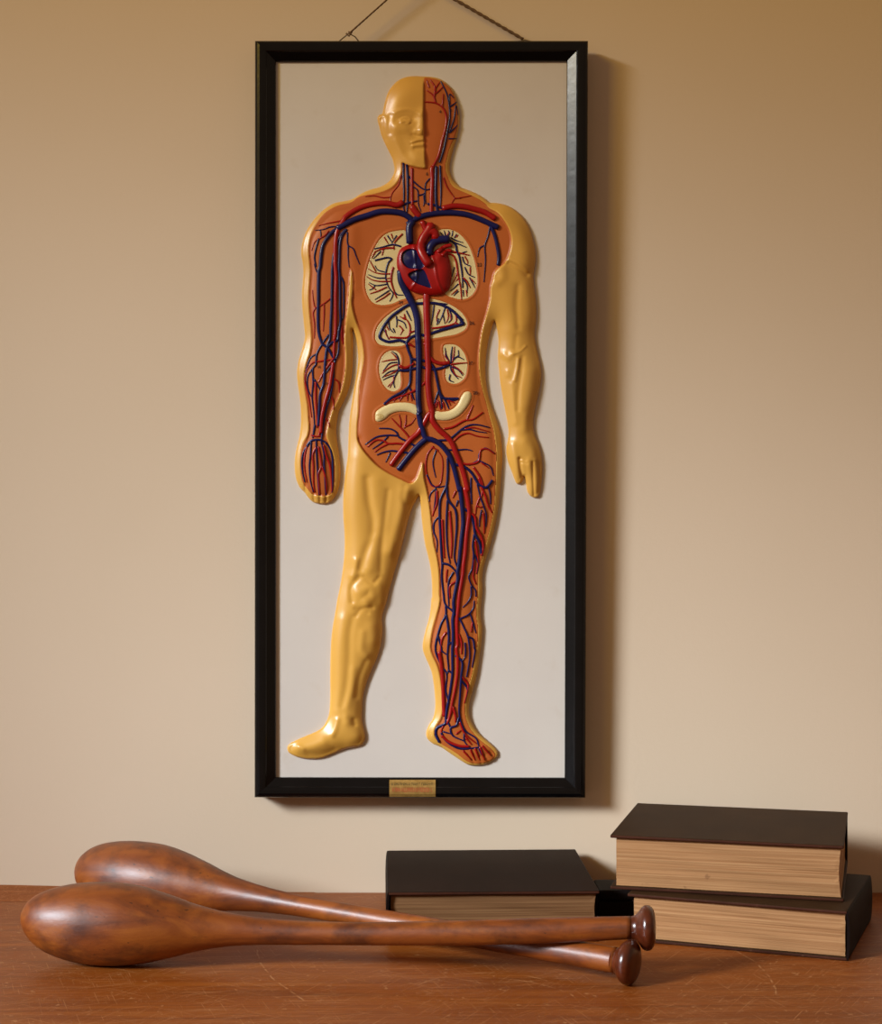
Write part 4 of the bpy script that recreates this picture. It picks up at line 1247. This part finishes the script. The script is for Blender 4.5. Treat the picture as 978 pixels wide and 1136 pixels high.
# rear club
br = [(87.6, 964, 0.3), (88.6, 964, 6), (91, 964.3, 12.5), (95.5, 965, 19.5), (103, 966.3, 26.5), (113, 968, 32.2), (125, 970, 36.2), (140, 972.4, 39.2), (155, 974.5, 40.4), (170, 976.4, 40.2),
      (185, 978.4, 38.2), (200, 980.6, 34.8), (212, 982.6, 31.4), (225, 985, 27.8), (240, 988, 23.2), (256, 991.2, 19.2), (274, 994.6, 16.2), (292, 997.8, 14.0), (310, 1001, 12.6), (330, 1004.6, 11.5),
      (350, 1008, 11.2), (390, 1015, 11.4), (440, 1023.6, 11.8), (500, 1034, 12.4), (560, 1044.3, 13.0), (620, 1054.6, 13.6), (660, 1061.4, 14.2), (684, 1065.6, 14.2)]
BD0, BD1 = 1.828, 1.5215
br = [(x, y, r, lerp_d(x, 88, BD0, 708, BD1)) for x, y, r in br]
kb = 1.527 / F
knobq = [(-4, 14.0), (0, 14.2), (2.5, 15.2), (4.5, 17.6), (6.5, 20.6), (9, 23.0), (12, 24.4), (15.5, 24.8), (18.5, 24.0), (21, 21.5), (22.8, 17.0), (23.8, 10.0), (24.2, 0.3)]
club('brown wooden club behind, bulb near the wall and handle passing under the front club', br, [(d * kb * 1.0, r * kb) for d, r in knobq], None)

# ------------------------------------------------------------------ books
def book(label, center, rot, L, W, T, spine, z0, cov, pages, group=None, tilt=0.0):
    """L across the visible tail edge, W front to back, T thick; spine at -1 left / +1 right end"""
    root = empty('book', (center[0], center[1], z0), (tilt, 0, rot))
    tag(root, label, 'book', group)
    b = 0.0032
    x0, x1, y0, y1 = -L / 2, L / 2, -W / 2, W / 2
    def board(nm, za, zb, ext):
        bm = bmesh.new()
        nxb, nyb = 10, 10
        g = [[[None] * 2 for _ in range(nyb + 1)] for _ in range(nxb + 1)]
        box_bm((x0, y0, za), (x1, y1, zb), 0.0011, 3, bm)
        o = obj(nm, bm, cov, root)
        o.data.materials.append(M['board_edge'])
        for p in o.data.polygons:
            if abs(p.normal.z) < 0.6:
                p.material_index = 1
        return o
    board('back_board', 0.0, b, 0)
    board('front_board', T - b, T, 0)
    # page block, a hair wavy along its edges
    px0 = x0 + (0.0021 if spine < 0 else 0.0055)
    px1 = x1 - (0.0021 if spine > 0 else 0.003)
    py0, py1 = y0 + 0.0045, y1 - 0.0045
    bm = bmesh.new()
    nxs, nzs = 40, 14
    rg = random.Random(int(L * 1e5) + int(W * 1e4))
    wob = [[rg.uniform(-0.0003, 0.0003) for _ in range(nzs + 1)] for _ in range(4)]
    za, zb = b + 0.0001, T - b - 0.0001
    def ring(z, k):
        t_ = k / nzs
        bul = 0.0016 * math.sin(math.pi * t_)
        pts = []
        for i in range(nxs):
            u = i / nxs
            pts.append((px0 + (px1 - px0) * u, py0 + wob[0][k] + 0.0004 * math.sin(u * 9 + k)))
        for i in range(nxs):
            u = i / nxs
            pts.append((px1 + (0 if spine > 0 else -bul) + wob[1][k], py0 + (py1 - py0) * u))
        for i in range(nxs):
            u = i / nxs
            pts.append((px1 + (px0 - px1) * u, py1 + wob[2][k]))
        for i in range(nxs):
            u = i / nxs
            pts.append((px0 + (0 if spine < 0 else bul) + wob[3][k], py1 + (py0 - py1) * u))
        return [bm.verts.new((x, y, z)) for x, y in pts]
    rows = [ring(za + (zb - za) * k / nzs, k) for k in range(nzs + 1)]
    m = len(rows[0])
    for A, B in zip(rows, rows[1:]):
        for k in range(m):
            bm.faces.new((A[k], A[(k + 1) % m], B[(k + 1) % m], B[k]))
    bm.faces.new(rows[0][::-1]); bm.faces.new(rows[-1])
    obj('page_block', bm, pages, root)
    # rounded spine with a cap at head and tail
    bm = bmesh.new()
    if spine == 0:                                  # spine along the far side
        x0, x1, y0, y1 = y0, y1, x0, x1
    sx = x0 if spine < 0 else x1
    sg = -1 if spine < 0 else 1
    prof = []
    for k in range(13):
        a = math.pi * k / 12
        prof.append((sx - sg * 0.003 + sg * (0.0034 + 0.0022 * math.sin(a)), T / 2 - (T / 2 - 0.0002) * math.cos(a)))
    for k in range(12, -1, -1):
        a = math.pi * k / 12
        prof.append((sx - sg * 0.003 + sg * (0.0012 + 0.0018 * math.sin(a)), T / 2 - (T / 2 - 0.0012) * math.cos(a)))
    ends = []
    for yy in (y0 + 0.0004, y1 - 0.0004):
        ends.append([bm.verts.new((yy, x, z) if spine == 0 else (x, yy, z)) for x, z in prof])
    k_ = len(prof)
    for k in range(k_):
        bm.faces.new((ends[0][k], ends[0][(k + 1) % k_], ends[1][(k + 1) % k_], ends[1][k]))
    for k in range(12):
        for e in ends:
            bm.faces.new((e[k], e[k + 1], e[k_ - 2 - k], e[k_ - 1 - k]))
    obj('spine', bm, M['cover_red'], root)
    return root

R_ = math.radians
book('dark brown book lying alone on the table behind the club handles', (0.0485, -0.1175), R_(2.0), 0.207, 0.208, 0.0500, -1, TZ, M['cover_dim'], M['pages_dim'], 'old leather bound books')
book('dark leather book at the bottom of the stack at right, spine to the right', (0.3130, -0.173), R_(-21), 0.212, 0.172, 0.047, 1, TZ, M['cover'], M['pages'], 'old leather bound books')
book('dark brown book on top of the stack at right with a plain cover', (0.3015, -0.133), R_(-14.5), 0.226, 0.192, 0.054, 0, TZ + 0.0472, M['cover'], M['pages'], 'old leather bound books')
# small black case in the gap under the overhanging top book
case = empty('small_case', (0.179, -0.122, TZ))
tag(case, 'small black case in the gap between the lone book and the stack', 'case')
obj('case_body', box_bm((-0.0185, -0.027, 0.0), (0.0185, 0.027, 0.024), 0.002, 3), M['black_case'], case)
obj('lid', box_bm((-0.019, -0.0275, 0.0242), (0.019, 0.0275, 0.035), 0.003, 4), M['black_case'], case)
